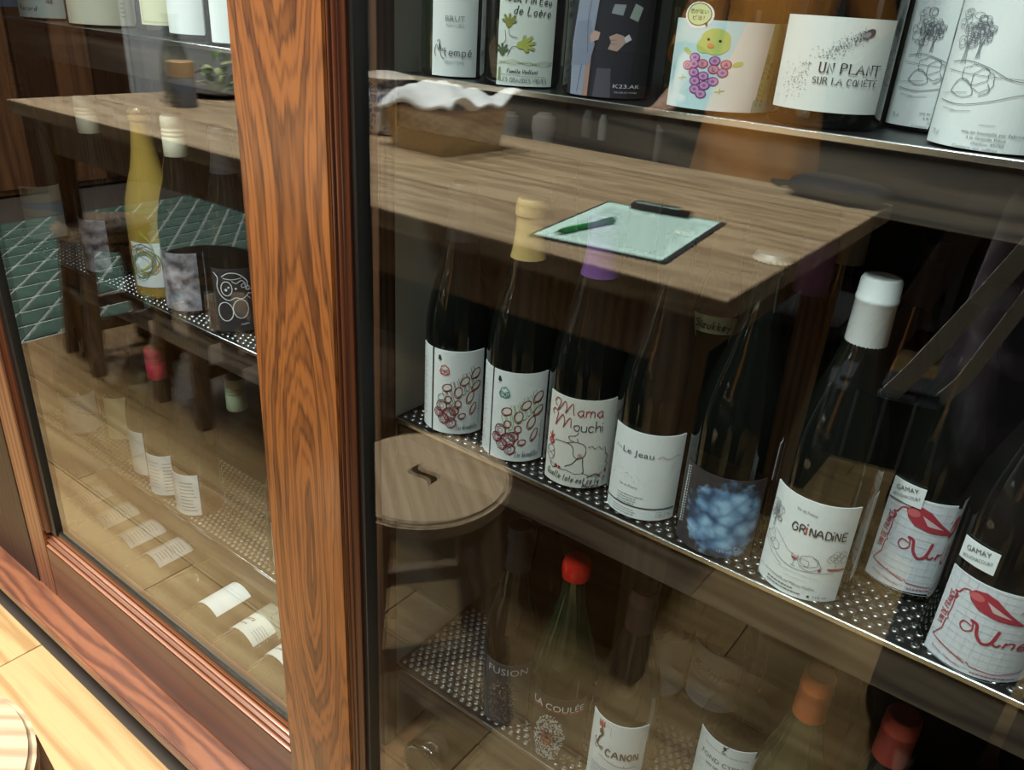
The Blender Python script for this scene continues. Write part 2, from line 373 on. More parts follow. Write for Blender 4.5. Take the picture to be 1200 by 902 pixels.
# right door (runs in the front track)
d1 = thing('sliding_door', 'glass sliding door in front with figured wooden stile, covering the bottles with drawn labels', 'door', (0, 0, 0))
zb1 = rz_(-.992)
add('stile', MB().box(-.567, -.458, .394, .424, zb1, ZT).mesh('stile', [M_STILE], .0025), d1)
pts = [(-.4585, .424), (-.4585, .3955)]+bead_profile(-.4585, .396, -.448, .4005, 3)+[(-.446, .402), (-.446, .424)]
add('moulding', MB().prism(pts, 'z', rz_(-.86), ZT-.06).mesh('moulding', [M_MOULDV]), d1)
add('gasket', MB().box(-.446, -.441, .4045, .419, rz_(-.852), ZT-.055).mesh('gasket', [M_BLACK], .0006, 1), d1)
add('rail', MB().box(-.4585, .86, .3945, .4235, zb1, rz_(-.89)).mesh('rail', [M_DOOR], .002), d1)
add('moulding', MB().prism([(.424, rz_(-.89)), (.396, rz_(-.89))]+bead_profile(.396, rz_(-.889), .403, rz_(-.858), 3)[::1]+[(.405, rz_(-.853)), (.424, rz_(-.853))], 'x', -.446, .86).mesh('moulding', [M_MOULD]), d1)
add('rail', MB().box(-.4585, .86, .3945, .4235, ZT-.09, ZT-.001).mesh('rail', [M_DOOR], .002), d1)
add('stile', MB().box(.861, .925, .394, .424, zb1, ZT).mesh('stile', [M_DOORV], .002), d1)
pane(d1, -.444, .862, .4135, rz_(-.853), ZT-.09)
# left door (rear track)
d2 = thing('sliding_door', 'rear glass sliding door with beaded bottom rail, covering the row of lying bottles', 'door', (0, 0, 0))
zb2 = rz_(-.9945); XS = -1.325
add('stile', MB().box(XS, -1.262, .4315, .4605, zb2, ZT).mesh('stile', [M_DOORV], .002), d2)
pts = [(-1.262, .4605), (-1.262, .4325)]+bead_profile(-1.262, .433, -1.243, .438, 2)+[(-1.243, .4605)]
add('moulding', MB().prism(pts, 'z', rz_(-.851), ZT-.06).mesh('moulding', [M_MOULDV]), d2)
add('gasket', MB().box(-1.243, -1.226, .4385, .452, rz_(-.851), ZT-.055).mesh('gasket', [M_BLACK], .0006, 1), d2)
add('rail', MB().box(-1.2615, -.59, .4315, .4605, zb2, rz_(-.886)).mesh('rail', [M_DOOR], .002), d2)
add('moulding', MB().prism([(.4605, rz_(-.8858)), (.4325, rz_(-.8858))]+bead_profile(.4325, rz_(-.885), .440, rz_(-.856), 3)+[(.442, rz_(-.853)), (.4605, rz_(-.853))], 'x', -1.2615, -.59).mesh('moulding', [M_MOULD]), d2)
add('gasket', MB().box(-1.2255, -.5901, .4422, .452, rz_(-.8529), rz_(-.845)).mesh('gasket', [M_BLACK]), d2)
add('rail', MB().box(-1.2615, -.59, .4315, .4605, ZT-.09, ZT-.001).mesh('rail', [M_DOOR], .002), d2)
add('stile', MB().box(-.5899, -.49, .4315, .4605, zb2, ZT).mesh('stile', [M_DOORV], .002), d2)
pane(d2, -1.235, -.589, .4465, rz_(-.85), ZT-.09)

# ------------------------------------------------------------------ printing on curved labels
SF = {}
_src = """a 58,38,16,15,24,33,44,56;58,54,63
b 1d,13;16,28,48,57,55,43,23,14
c 57,48,28,16,15,23,43,54
d 58,38,16,15,23,43,55;5d,53
e 15,56,57,48,28,16,14,23,43,54
f 5c,4d,3d,2c,23;08,48
g 58,38,17,15,24,44,56;58,52,41,21,12
h 1d,13;16,38,48,57,53
i 18,13;1a,1b
j 28,21,10;2a,2b
k 1d,13;58,15,53
l 1d,14,23,33
m 08,03;06,18,28,37,33;36,48,58,67,63
n 18,13;16,38,48,57,53
o 38,17,15,23,43,55,57,48,38
p 18,10;17,38,57,55,43,14
q 58,38,16,15,24,44,56;58,50,61
r 18,13;16,28,48
s 57,38,17,26,46,54,43,23,14
t 2c,24,33,43;08,48
u 18,14,23,43,54;58,53
v 08,33,68
w 08,23,47,63,88
x 08,63;68,03
y 08,34;68,20,10
z 08,58,03,53
A 03,4d,83;17,67
B 13,1d,5d,6b,59,18;59,76,54,13
C 7b,5d,3d,19,16,33,53,74
D 13,1d,4d,6b,75,43,13
E 6d,1d,13,63;18,58
F 6d,1d,13;18,58
G 7b,5d,3d,19,16,33,53,75,78,58
H 13,1d;63,6d;18,68
I 13,1d
J 4d,45,33,14
L 1d,13,63
M 03,1d,45,7d,83
N 13,1d,63,6d
O 4d,19,16,43,65,6a,4d
P 13,1d,5d,6b,59,18
Q 4d,19,16,43,65,6a,4d;45,72
R 13,1d,5d,6b,59,18;48,73
S 6c,4d,1b,29,58,65,43,14
T 0d,8d;4d,43
U 1d,15,33,53,65,6d
V 0d,43,8d
Y 0d,48,8d;48,43
? 0b,2d,5d,6b,37,36;33,34
' 2d,1a
- 16,46
. 13,14
! 1d,17;13,14
0 4d,19,16,43,65,6a,4d
1 0b,2d,23
2 0b,2d,5d,6b,13,63
3 0c,3d,5b,38,65,43,13
5 6d,1d,18,48,65,43,13
7 0d,6d,23
% 03,6d;1d,0b,2b,1d;53,45,64,53
"""
for ln in _src.strip().split('\n'):
    k, r = ln[0], ln[2:]
    SF[k] = [[(int(p[0], 16)/10, (int(p[1], 16)-3)/10) for p in st.split(',')] for st in r.split(';')]
_acc = {'è': ('e', [[(.2, .75), (.35, .6)]]), 'é': ('e', [[(.25, .6), (.45, .75)]]), 'É': ('E', [[(.3, 1.1), (.5, 1.25)]]), 'È': ('E', [[(.3, 1.25), (.5, 1.1)]]), 'û': ('u', [])}
for k, (b_, ex) in _acc.items(): SF[k] = SF[b_]+ex
def smooth(pts, n=4):
    if len(pts) < 3: return pts
    out = []
    for i in range(len(pts)-1):
        p0 = pts[max(i-1, 0)]; p1 = pts[i]; p2 = pts[i+1]; p3 = pts[min(i+2, len(pts)-1)]
        for k in range(n):
            t = k/n
            out.append(tuple(.5*((2*p1[c])+(-p0[c]+p2[c])*t+(2*p0[c]-5*p1[c]+4*p2[c]-p3[c])*t*t+(-p0[c]+3*p1[c]-3*p2[c]+p3[c])*t**3) for c in (0, 1)))
    out.append(pts[-1]); return out
_fontcache = {}
def font_tris(s):
    if s in _fontcache: return _fontcache[s]
    cu = bpy.data.curves.new('txt', 'FONT'); cu.body = s; cu.size = 1; cu.resolution_u = 2
    ob = bpy.data.objects.new('txt', cu); COL.objects.link(ob)
    dg = bpy.context.evaluated_depsgraph_get(); me = bpy.data.meshes.new_from_object(ob.evaluated_get(dg))
    v = [(p.co.x, p.co.y) for p in me.vertices]; f = [tuple(p.vertices) for p in me.polygons]
    bpy.data.objects.remove(ob); bpy.data.curves.remove(cu); bpy.data.meshes.remove(me)
    _fontcache[s] = (v, f); return v, f
class Art:
    """flat artwork in millimetres (u right, v up, from the label's lower left corner)"""
    def __init__(s): s.v = []; s.f = []; s.m = []; s.mats = []
    def mi(s, c):
        m = paint(c)
        if m not in s.mats: s.mats.append(m)
        return s.mats.index(m)
    def _add(s, v, f, c, lay):
        b = len(s.v); s.v += [(x, y, lay) for x, y in v]; k = s.mi(c)
        for q in f: s.f.append(tuple(i+b for i in q)); s.m.append(k)
    def text(s, t, u, v, size, c=(.02,.02,.025), wid=None, ang=0, shear=0, align='l', lay=3):
        V, F = font_tris(t)
        if not V: return s
        mx = max(p[0] for p in V); mn = min(p[0] for p in V)
        k = size*1.37   # font units to cap height
        kx = (wid/(mx-mn)) if wid else k
        o = {'l': 0, 'c': (mx+mn)/2, 'r': mx}[align]
        ca, sa = math.cos(math.radians(ang)), math.sin(math.radians(ang)); out = []
        for x, y in V:
            X = (x-o)*kx+shear*y*k; Y = y*k
            out.append((u+X*ca-Y*sa, v+X*sa+Y*ca))
        s._add(out, F, c, lay); return s
    def line(s, pts, w=.35, c=(.02,.02,.025), lay=2, sm=True, closed=False):
        if closed: pts = list(pts)+[pts[0]]
        p = smooth(pts) if sm else pts; w = w*1.3
        if len(p) < 2: return s
        V = []; n = len(p)
        for i in range(n):
            a = p[max(i-1, 0)]; b = p[min(i+1, n-1)]; dx, dy = b[0]-a[0], b[1]-a[1]; l = math.hypot(dx, dy) or 1
            nx, ny = -dy/l*w/2, dx/l*w/2
            V += [(p[i][0]+nx, p[i][1]+ny), (p[i][0]-nx, p[i][1]-ny)]
        s._add(V, [(2*i, 2*i+1, 2*i+3, 2*i+2) for i in range(n-1)], c, lay); return s
    def hand(s, t, u, v, size, c=(.02,.02,.025), w=.35, wid=None, ang=0, shear=.12, gap=.22, lay=3, serif=False):
        x = 0; strokes = []
        for ch in t:
            if ch == ' ': x += .45; continue
            st = SF.get(ch, SF['o']); mx = max(p[0] for q in st for p in q)
            for q in st:
                strokes.append(([(x+a, b) for a, b in q], ch))
                if serif:
                    for a, b in (q[0], q[-1]):
                        if b in (0, 1.0) and ch not in 'OCSGQ': strokes.append(([(x+a-.11, b), (x+a+.11, b)], '|'))
            x += mx+gap
        kx = wid/x if wid else size
        ca, sa = math.cos(math.radians(ang)), math.sin(math.radians(ang))
        for q, ch in strokes:
            pp = [((a*kx+shear*b*size), b*size) for a, b in q]
            s.line([(u+X*ca-Y*sa, v+X*sa+Y*ca) for X, Y in pp], w, c, lay, sm=not (serif and ch not in 'OCSGPRU'))
        return s
    def poly(s, pts, c, lay=1): s._add(pts, [tuple(range(len(pts)))], c, lay); return s
    def disc(s, u, v, r, c, lay=1, ry=None, n=18, ang=0):
        ry = ry or r; ca, sa = math.cos(ang), math.sin(ang); P = []
        for k in range(n):
            a = 2*math.pi*k/n; X, Y = r*math.cos(a), ry*math.sin(a); P.append((u+X*ca-Y*sa, v+X*sa+Y*ca))
        return s.poly(P, c, lay)
    def ring(s, u, v, r, w, c, lay=2, ry=None, ang=0, n=14):
        ry = ry or r; ca, sa = math.cos(ang), math.sin(ang)
        P = [(u+r*math.cos(2*math.pi*k/n)*ca-ry*math.sin(2*math.pi*k/n)*sa, v+r*math.cos(2*math.pi*k/n)*sa+ry*math.sin(2*math.pi*k/n)*ca) for k in range(n+1)]
        return s.line(P, w, c, lay, sm=False)
    def scribble(s, u, v, rx, ry, w=.25, c=(.05,.05,.05), bumps=12, seed=1, lay=2):
        rd = random.Random(seed); P = []
        for k in range(bumps*4+1):
            a = 2*math.pi*k/(bumps*4); q = 1+.13*abs(math.sin(a*bumps/2))+rd.uniform(-.05, .05)
            P.append((u+rx*q*math.cos(a), v+ry*q*math.sin(a)))
        return s.line(P, w, c, lay, sm=False)
    def rows(s, u, v, wid, n, dy, size=1.3, c=(.08,.08,.09), seed=3):
        """small print, legible only as rows of words"""
        rd = random.Random(seed)
        for i in range(n):
            x = u
            while x < u+wid*rd.uniform(.7, 1):
                l = rd.uniform(1.2, 4.0)
                s._add([(x, v-i*dy), (x+l, v-i*dy), (x+l, v-i*dy+size*.55), (x, v-i*dy+size*.55)], [(0, 1, 2, 3)], c, 2); x += l+.8
        return s
def wrap(art, w, R, z0, name='print', sx=1, sy=1):
    """bends flat artwork onto a cylinder of radius R facing -y (metres)"""
    bm = bmesh.new(); vs = [bm.verts.new((x*sx, y*sy, z)) for x, y, z in art.v]
    for f, m in zip(art.f, art.m):
        try: fc = bm.faces.new([vs[i] for i in f]); fc.material_index = m
        except Exception: pass
    bmesh.ops.triangulate(bm, faces=[f for f in bm.faces if len(f.verts) > 3])
    k = 3.0
    while k < w:
        bmesh.ops.bisect_plane(bm, geom=bm.verts[:]+bm.edges[:]+bm.faces[:], plane_co=(k, 0, 0), plane_no=(1, 0, 0)); k += 3.0
    for v in bm.verts:
        a = (v.co.x-w/2)/1000/R; q = R+.0004+v.co.z*.00010
        v.co = (q*math.sin(a), -q*math.cos(a), z0+v.co.y/1000)
    bmesh.ops.recalc_face_normals(bm, faces=bm.faces)
    for f in bm.faces:
        c = f.calc_center_median()
        if f.normal.x*c.x+f.normal.y*c.y < 0: f.normal_flip()
    me = bpy.data.meshes.new(name); bm.to_mesh(me); bm.free()
    for m in art.mats: me.materials.append(m)
    return me
def label_mesh(w, h, R, z0, m, corner=0):
    mb = MB(); n = max(8, int(w/3)); v = []; uv = []
    for i in range(n+1):
        a = (i/n-.5)*w/1000/R
        for rr in (R, R-.0006):
            for zz in (z0, z0+h/1000): v.append((rr*math.sin(a), -rr*math.cos(a), zz)); uv.append((i/n, 0 if zz == z0 else 1))
    f = []
    for i in range(n):
        b = i*4; c = b+4
        f += [(b, c, c+1, b+1), (b+2, b+3, c+3, c+2), (b+1, c+1, c+3, b+3), (b, b+2, c+2, c)]
    f += [(0, 1, 3, 2), (4*n, 4*n+2, 4*n+3, 4*n+1)]
    me = bpy.data.meshes.new('label'); me.from_pydata(v, [], f); me.materials.append(m)
    ul = me.uv_layers.new(name='UVMap')
    for l in me.loops: ul.data[l.index].uv = uv[l.vertex_index]
    for p in me.polygons[:]: p.use_smooth = len(p.vertices) == 4 and False
    return me

# ------------------------------------------------------------------ bottle shapes
def prof_burg(r=.041, h=.300): return [(0, .012), (.012, .010), (.028, .002), (r-.004, 0), (r-.001, .003), (r, .008), (r, .130), (r*.985, .142), (r*.94, .156), (r*.86, .172), (r*.74, .190), (r*.60, .208), (.0215, .226), (.0172, .244), (.0150, .262), (.0143, h-.020), (.0143, h-.017), (.0160, h-.016), (.0160, h-.006), (.0150, h-.004), (.0148, h-.001), (.0135, h), (0, h)]
def prof_bord(r=.038, h=.300): return [(0, .012), (.012, .010), (.026, .002), (r-.004, 0), (r-.001, .003), (r, .008), (r, .186), (r*.985, .194), (r*.90, .205), (r*.70, .217), (r*.50, .228), (.0150, .242), (.0142, .26), (.0142, h-.018), (.0158, h-.017), (.0158, h-.006), (.0148, h-.003), (.0135, h), (0, h)]
def prof_alsace(r=.0375, h=.330): return [(0, .010), (.024, .002), (r-.004, 0), (r-.001, .003), (r, .008), (r, .145), (r*.97, .165), (r*.88, .190), (r*.74, .218), (r*.58, .246), (.0165, .275), (.0140, .298), (.0140, h-.016), (.0157, h-.015), (.0157, h-.004), (.0140, h), (0, h)]
def prof_spark(r=.042, h=.300): return [(0, .02), (.015, .016), (.030, .002), (r-.004, 0), (r-.001, .003), (r, .008), (r, .132), (r*.98, .146), (r*.90, .165), (r*.76, .186), (r*.58, .210), (.0190, .236), (.0160, .262), (.0148, .282), (.0172, .283), (.0172, .288), (.0148, .290), (.0140, .295), (.0140, h), (0, h)]
def prof_flask(r=.045, h=.250): return [(0, .012), (.028, .002), (r-.004, 0), (r-.001, .003), (r, .008), (r, .085), (r*.97, .105), (r*.88, .123), (r*.70, .139), (r*.48, .150), (.0170, .158), (.0150, .170), (.0145, h-.02), (.0175, h-.019), (.0175, h-.004), (.0150, h), (0, h)]
def prof_cut(p, z):      # part of a profile above z
    out = []
    for (r0, z0), (r1, z1) in zip(p, p[1:]):
        if z1 > z >= z0 and z1 > z0: out.append((r0+(r1-r0)*(z-z0)/(z1-z0), z))
        if z1 > z: out.append((r1, z1))
    return out
_meshcache = {}
def body_mesh(kind, m, r, h):
    k = (kind, m.name, r, h)
    if k not in _meshcache:
        p = {'burg': prof_burg, 'bord': prof_bord, 'alsace': prof_alsace, 'spark': prof_spark, 'flask': prof_flask}[kind](r, h)
        _meshcache[k] = (MB().lathe(p, 44).mesh('glass_body', [m]), p)
    return _meshcache[k]
def closure(kind, p, h, c, t):
    m = mat('cap_%d_%d_%d' % tuple(int(q*255) for q in c), c, .38)
    if kind == 'capsule':
        zc = h-.062; q = [(r+.0007, z) for r, z in prof_cut(p, zc) if r > 0]
        q = [(q[0][0]-.0004, q[0][1])]+q; q[-1] = (q[-1][0], h+.0008); q += [(.0125, h+.0010), (.0115, h+.0005), (0, h+.0005)]
        return add('capsule', MB().lathe(q, 32).mesh('capsule', [m]), t)
    if kind == 'sleeve':     # long straight capsule
        q = [(.0166, h-.060), (.0172, h-.058), (.0166, h-.020), (.0172, h-.019), (.0172, h-.016), (.0168, h-.015), (.0164, h-.002), (.0150, h+.001), (.012, h+.0013), (.011, h+.0006), (0, h+.0006)]
        return add('capsule', MB().lathe(q, 32).mesh('capsule', [m]), t)
    if kind == 'wax':
        q = [(.0150, h-.022), (.0172, h-.021), (.0182, h-.012), (.0180, h-.003), (.0160, h+.003), (.009, h+.0055), (0, h+.006)]
        return add('wax_seal', MB().lathe(q, 28).mesh('wax_seal', [mat('wax_%d' % int(c[0]*255), c, .18)]), t)
    if kind == 'crown':
        mb = MB(); seg = 42; v = []; pr = [(.0170, h-.0055, 1), (.0160, h-.002, .4), (.0146, h+.001, 0), (.011, h+.0016, 0)]
        for r, z, q in pr:
            for k in range(seg): a = 2*math.pi*k/seg; rr = r*(1+.06*q*(1 if k % 2 else -1)); v.append((rr*math.cos(a), rr*math.sin(a), z))
        f = [(i*seg+k, i*seg+(k+1) % seg, (i+1)*seg+(k+1) % seg, (i+1)*seg+k) for i in range(3) for k in range(seg)]+[tuple(3*seg+k for k in range(seg))]
        mb.add(v, f); return add('crown_cap', mb.mesh('crown_cap', [mat('crown_%d' % int(c[0]*255), c, .3, .7)]), t)
    if kind == 'screw':
        q = [(.0167, h-.058), (.0174, h-.057)]
        for k in range(3): q += [(.0174, h-.030+k*.006), (.0167, h-.029+k*.006), (.0167, h-.0275+k*.006), (.0174, h-.0265+k*.006)]
        q += [(.0174, h-.002), (.0160, h+.001), (0, h+.001)]
        return add('screw_cap', MB().lathe(q, 28).mesh('screw_cap', [m]), t)
    if kind == 'cork':
        return add('cork', MB().lathe([(.0095, h-.012), (.0095, h+.001), (.0085, h+.0022), (0, h+.0022)], 20).mesh('cork', [mat('cork', (.45, .30, .16), .8, noise=.4, nscale=300)]), t)
    if kind == 'foil':
        q = [(r+.0008, z) for r, z in prof_cut(p, h-.10) if r > 0]; q[-1] = (.0165, h); q += [(.016, h+.006), (.011, h+.011), (0, h+.012)]
        o = add('foil', MB().lathe(q, 32).mesh('foil', [m]), t)
        mb = MB()
        for k in range(4): a = k*math.pi/2+.4; mb.tube([(.0178*math.cos(a), .0178*math.sin(a), h-.035), (.0190*math.cos(a), .0190*math.sin(a), h-.01), (.012*math.cos(a), .012*math.sin(a), h+.0125), (0, 0, h+.0135)], .0007, 6)
        add('wire_cage', mb.mesh('wire_cage', [mat('gold_wire', (.75, .52, .18), .25, 1)]), o); return o
def bottle(desc, x, y, z, kind='burg', glass=None, r=.041, h=.300, turn=None, off=0, cap=None, label=None, back=None, group=None, name='wine_bottle', lean=0, extra=None):
    """turn: facing of the front label (0 = straight out of the cabinet); None = towards the lens plus off degrees"""
    th = math.atan2(-x, y)+math.radians(off) if turn is None else math.radians(turn)
    t = thing(name, desc, 'bottle', (x, y, z), th, group)
    me, p = body_mesh(kind, glass or M_BOTTLE, r, h); add('glass_body', me, t)
    if cap: closure(cap[0], p, h, cap[1], t)
    if label:
        w, hh, z0, c, art = label['w'], label['h'], label.get('z0', .012), label.get('c', (.80, .83, .81)), label.get('art')
        m = label.get('mat') or (WHITE if c == (.80, .83, .81) else paint(c))
        lo = add('label', label_mesh(w, hh, r+.0007, z0, m), t)
        if art:
            ad = label.get('ad', (w, hh))
            for q in (art if isinstance(art, list) else [art]): add('print', wrap(q, w, r+.0007, z0, 'print', w/ad[0], hh/ad[1]), lo)
    if back:   # (angle from the front label, width, height, z0, colour)
        a, w, hh, z0, c = back[:5]
        lb = add('side_label', label_mesh(w, hh, r+.0006, z0, paint(c)), t, (0, 0, 0), (0, 0, math.radians(a)))
        if len(back) > 5 and back[5]: add('print', wrap(back[5], w, r+.0006, z0), lb)
    if extra: extra(t, r)
    return t
K = (.02, .02, .025); R_ = (.50, .03, .04); G_ = (.03, .22, .12); GY = (.25, .27, .28)

# ---- artwork of the labels
def art_picnic(c1, c2):
    a = Art(); a.disc(10, 98, 1.9, K); a.disc(9, 95.4, 1.4, K); a.disc(11.6, 95.6, 1.4, K); a.line([(10, 95), (10, 92)], .5)
    a.scribble(18, 82, 6, 5.5, .8, c1, 7, 4); a.scribble(14, 79.5, 3, 3, .6, c1, 5, 5); a.scribble(22, 80, 3, 3, .6, c1, 5, 6); a.hand('vins', 13, 79.5, 4, c1, .5, shear=0)
    rd = random.Random(11)
    # sticks
    pale = (.74, .78, .70)
    for i in range(8):
        x = 22+i*5.6; y = 34+i*4.4; col = ((.16, .38, .10) if c2 else (.10, .10, .13)); l = rd.uniform(17, 25)
        q = [(x, y), (x-6.5, y+l), (x-2.4, y+l+2), (x+4.2, y+2), (x, y)]
        a.poly(q[:4], pale, 1); a.line(q, .55, col, 2, sm=False)
    for u, v, rx, ry, an in [(22, 60, 7, 4.6, .3), (38, 55, 5.4, 7, -.4), (47, 69, 7, 4.6, .6), (63, 78, 8, 5, .7), (55, 48, 4.6, 8, -.5), (64, 62, 8, 4, .6), (60, 33, 3.6, 8, -.5), (44, 24, 5.2, 3.4, .2), (24, 45, 4.4, 4.4, 0), (38, 40, 4.4, 4.4, 0)]:
        a.disc(u, v, rx, pale, 3, ry, 20, an); a.ring(u, v, rx, .8, (.09, .02, .03), 4, ry, an, 20); a.ring(u+.9, v+.7, rx*.92, .8, R_, 4, ry*.9, an, 20)
    for u, v, rx in [(15, 36, 7.5), (26, 26, 8.5), (18, 20, 7), (33, 31, 6), (29, 15, 7), (10, 27, 6)]:
        a.scribble(u, v, rx, rx*.9, .9, (.10, .02, .03), 7, int(u)); a.scribble(u+.8, v, rx*.72, rx*.66, .7, (.42, .04, .07), 6, int(v)); a.scribble(u, v, rx*.35, rx*.3, .5, (.12, .02, .03), 5, int(v)+3)
    if not c2: a.scribble(15, 46, 6, 5, .6, G_, 8, 9); a.scribble(22, 42, 4, 3, .6, G_, 6, 8)
    a.hand('Les hirondelles', 36, 6, 7.5, K, .35, wid=32, shear=.3)
    a.rows(68.5, 30, .1, 1, 2); 
    for i in range(12): a.line([(70.5, 12+i*3.2), (70.5, 13.8+i*3.2)], .7, GY, sm=False)
    return a
def art_mama():
    a = Art(); c = (.38, .03, .05)
    a.line([(11, 87), (8, 91), (11, 96), (15, 94), (14, 88), (12, 82), (16, 88), (20, 95), (22, 88), (21, 82), (25, 90), (28, 94), (29, 86), (30, 82)], .75, c)
    a.hand('ama', 32, 82, 13, c, .75, shear=0, gap=.1)
    a.line([(8, 76), (6, 80), (9, 83), (13, 80), (12, 72), (11, 66), (15, 74), (19, 80), (21, 72), (20, 66), (24, 75), (27, 78), (28, 68)], .75, c)
    a.hand('ouchi', 30, 66, 12, K, .7, shear=0, gap=.06)
    a.line([(36, 64), (33, 60), (27, 58), (29, 54), (36, 53), (35, 57)], .5, K)
    a.line([(25, 50), (34, 53), (43, 50), (44, 40), (38, 34), (33, 38), (32, 46), (27, 50), (16, 50), (12, 49)], .5, K)
    a.line([(38, 36), (32, 27), (27, 24), (26, 22)], .7, K); a.line([(42, 36), (43, 26), (44, 20), (43, 18)], .7, K)
    a.disc(39, 38, 2.2, (.55, .40, .36)); a.disc(40, 36, 1, R_, 3)
    a.disc(8, 46, 3.8, R_); a.ring(8, 46, 1.6, .4, (.75, .7, .65), 3)
    for q in ((5, 54), (8, 57), (11, 54)): a.line([(8, 49), q], 1.0, R_, sm=False)
    a.line([(8, 42), (3, 36), (4, 28), (10, 25), (13, 33), (11, 40), (8, 42)], .5, K); a.line([(5, 30), (12, 36)], .4, K); a.line([(4, 35), (12, 29)], .4, K)
    P = [(46, 48), (50, 50), (53, 46), (57, 49), (60, 45), (64, 47), (65, 40), (69, 36), (66, 30), (70, 26), (66, 22)]
    a.line(P, .5, K, sm=False)
    a.line([(6, 24), (14, 20), (20, 18), (28, 19), (36, 16), (44, 18), (52, 14), (60, 15), (66, 20)], .45, K, sm=False)
    for u, v in ((16, 21), (20, 20), (60, 15), (67, 20)): a.disc(u, v, 1.5, R_, 3)
    a.line([(8, 22), (12, 17), (18, 20)], .7, K); a.line([(48, 13), (56, 17), (62, 13)], .7, K)
    a.hand("Quelle tête est ce la ?", 5, 8, 7.5, K, .55, wid=62, ang=-3, shear=.15)
    a.hand('Molière', 44, 0.8, 5, K, .45, wid=17, shear=.3); return a
def art_jeau():
    a = Art(); a.text('Le Jeau', 15, 72, 6.4, (.08, .09, .1), wid=33)
    a.line([(6, 74), (8, 77), (10, 74), (12, 76), (14, 73.5)], .35, (.45, .35, .3)); a.line([(53, 73), (57, 76), (61, 73), (66, 73), (72, 76), (77, 75)], .4, (.45, .22, .18))
    rd = random.Random(5)
    for i in range(55):
        u = rd.uniform(5, 73); v = 56-12*math.sin((u-5)/68*math.pi)+rd.uniform(-4, 4)+(8 if u > 66 or u < 9 else 0); a.disc(u, v, rd.uniform(.2, .42), (.25, .2, .2), n=6)
    for i in range(14): a.disc(rd.uniform(3, 9), rd.uniform(30, 50), .35, (.3, .3, .3), n=6)
    a.text('Vin de France', 17, 35, 2.6, (.1, .1, .1), wid=20); a.rows(16, 25, 26, 4, 3, 1.5, GY, 4)
    a.poly([(0, 13.2), (80, 13.2), (80, 14.6), (0, 14.6)], K); a.rows(12, 9, 30, 3, 2.8, 1.3, GY, 8)
    a.line([(60, 4), (69, 4), (69, 10), (60, 10), (60, 4)], .3, GY, sm=False); a.text('NP', 62, 5.6, 2.4, GY); a.text('B', 73, 5.6, 2.8, GY); return a
def tree(a, u, v, s, seed, c=(.12, .13, .15), w=.28):
    rd = random.Random(seed)
    for i in range(26):
        an = rd.uniform(0, 6.28); q = rd.uniform(0, 1)**.6
        a.scribble(u+math.cos(an)*q*9*s, v+math.sin(an)*q*11*s, rd.uniform(1.5, 3.2)*s, rd.uniform(1.2, 2.6)*s, w, c, 5, seed*31+i)
    for k in (-1.5, 0, 1.5): a.line([(u+k*s, v-20*s), (u+k*.5*s, v-10*s), (u+k*2.2*s, v+2*s)], w*1.2, c)
def art_grin():
    a = Art(); a.text('Vin de France', 32, 98, 3.0, (.1, .1, .12), wid=20, ang=-3)
    a.hand('GR', 31, 75, 8.5, K, 1.0, shear=0, gap=.2); a.line([(45.6, 74.5), (45.6, 83)], 1.1, R_, sm=False); a.disc(45.6, 86, .9, R_)
    a.hand('NAD', 48.2, 75, 8.5, K, 1.0, shear=0, gap=.15); a.line([(70, 74.5), (70, 81)], .9, K, sm=False); a.disc(70, 84, .8, K); a.hand('NE', 71.5, 75, 8.5, K, 1.0, shear=0)
    tree(a, 10, 84, 1.0, 3); c = (.12, .13, .15)
    a.line([(14, 64), (22, 60), (34, 50), (46, 47)], .35, c); a.line([(2, 56), (12, 48), (24, 38), (40, 33), (58, 34), (80, 36)], .4, c); a.line([(2, 48), (14, 38), (30, 30)], .35, c)
    a.scribble(10, 52, 6, 5, .3, c, 5, 2); a.scribble(17, 47, 6, 5, .3, c, 5, 3); a.line([(8, 58), (12, 62), (15, 58)], .35, c)
    # glasses, reclining figure and boat
    a.line([(38, 50), (38, 45), (41, 42), (44, 45), (44, 50)], .35, c, sm=False); a.poly([(38.3, 46), (43.7, 46), (43.4, 44), (41, 42.3), (38.6, 44)], (.42, .03, .07)); a.line([(41, 42), (41, 37), (39, 36), (43, 36)], .35, c, sm=False)
    a.scribble(55, 46, 8, 6, .35, c, 6, 6); a.scribble(50, 43, 5, 4, .3, c, 5, 7); a.line([(47, 38), (56, 35), (66, 40), (64, 46), (58, 52)], .35, c); a.disc(66, 38, 1.6, (.42, .03, .07)); a.line([(65, 36), (68, 42)], .3, c)
    for i in range(7): a.scribble(74+i*2.2, 52+(i % 3)*3, 3.2, 3.6, .28, c, 5, 20+i)
    a.line([(80, 46), (80, 42)], .4, c, sm=False); a.poly([(72, 41), (92, 41), (90, 38.4), (75, 38.4)], (.42, .03, .07))
    for q in ((20, 28, 60), (34, 22, 40), (52, 27, 30), (40, 16, 14)): a.line([(q[0], q[1]), (q[0]+q[2]*.3, q[1]+.6), (q[0]+q[2]*.6, q[1])], .25, (.5, .52, .53))
    a.text('mis en bouteille par Fabrice Chaillou', 12, 15, 3.0, (.10, .10, .12), wid=54, ang=-2); a.rows(18, 9, 34, 2, 4, 2.6, (.15, .15, .17), 5)
    a.text('75 cl', 3, 14, 2.4, GY, ang=-2); a.text('11% vol', 66, 4, 2.8, K, wid=13); a.disc(62, 5, 1.3, K); return a
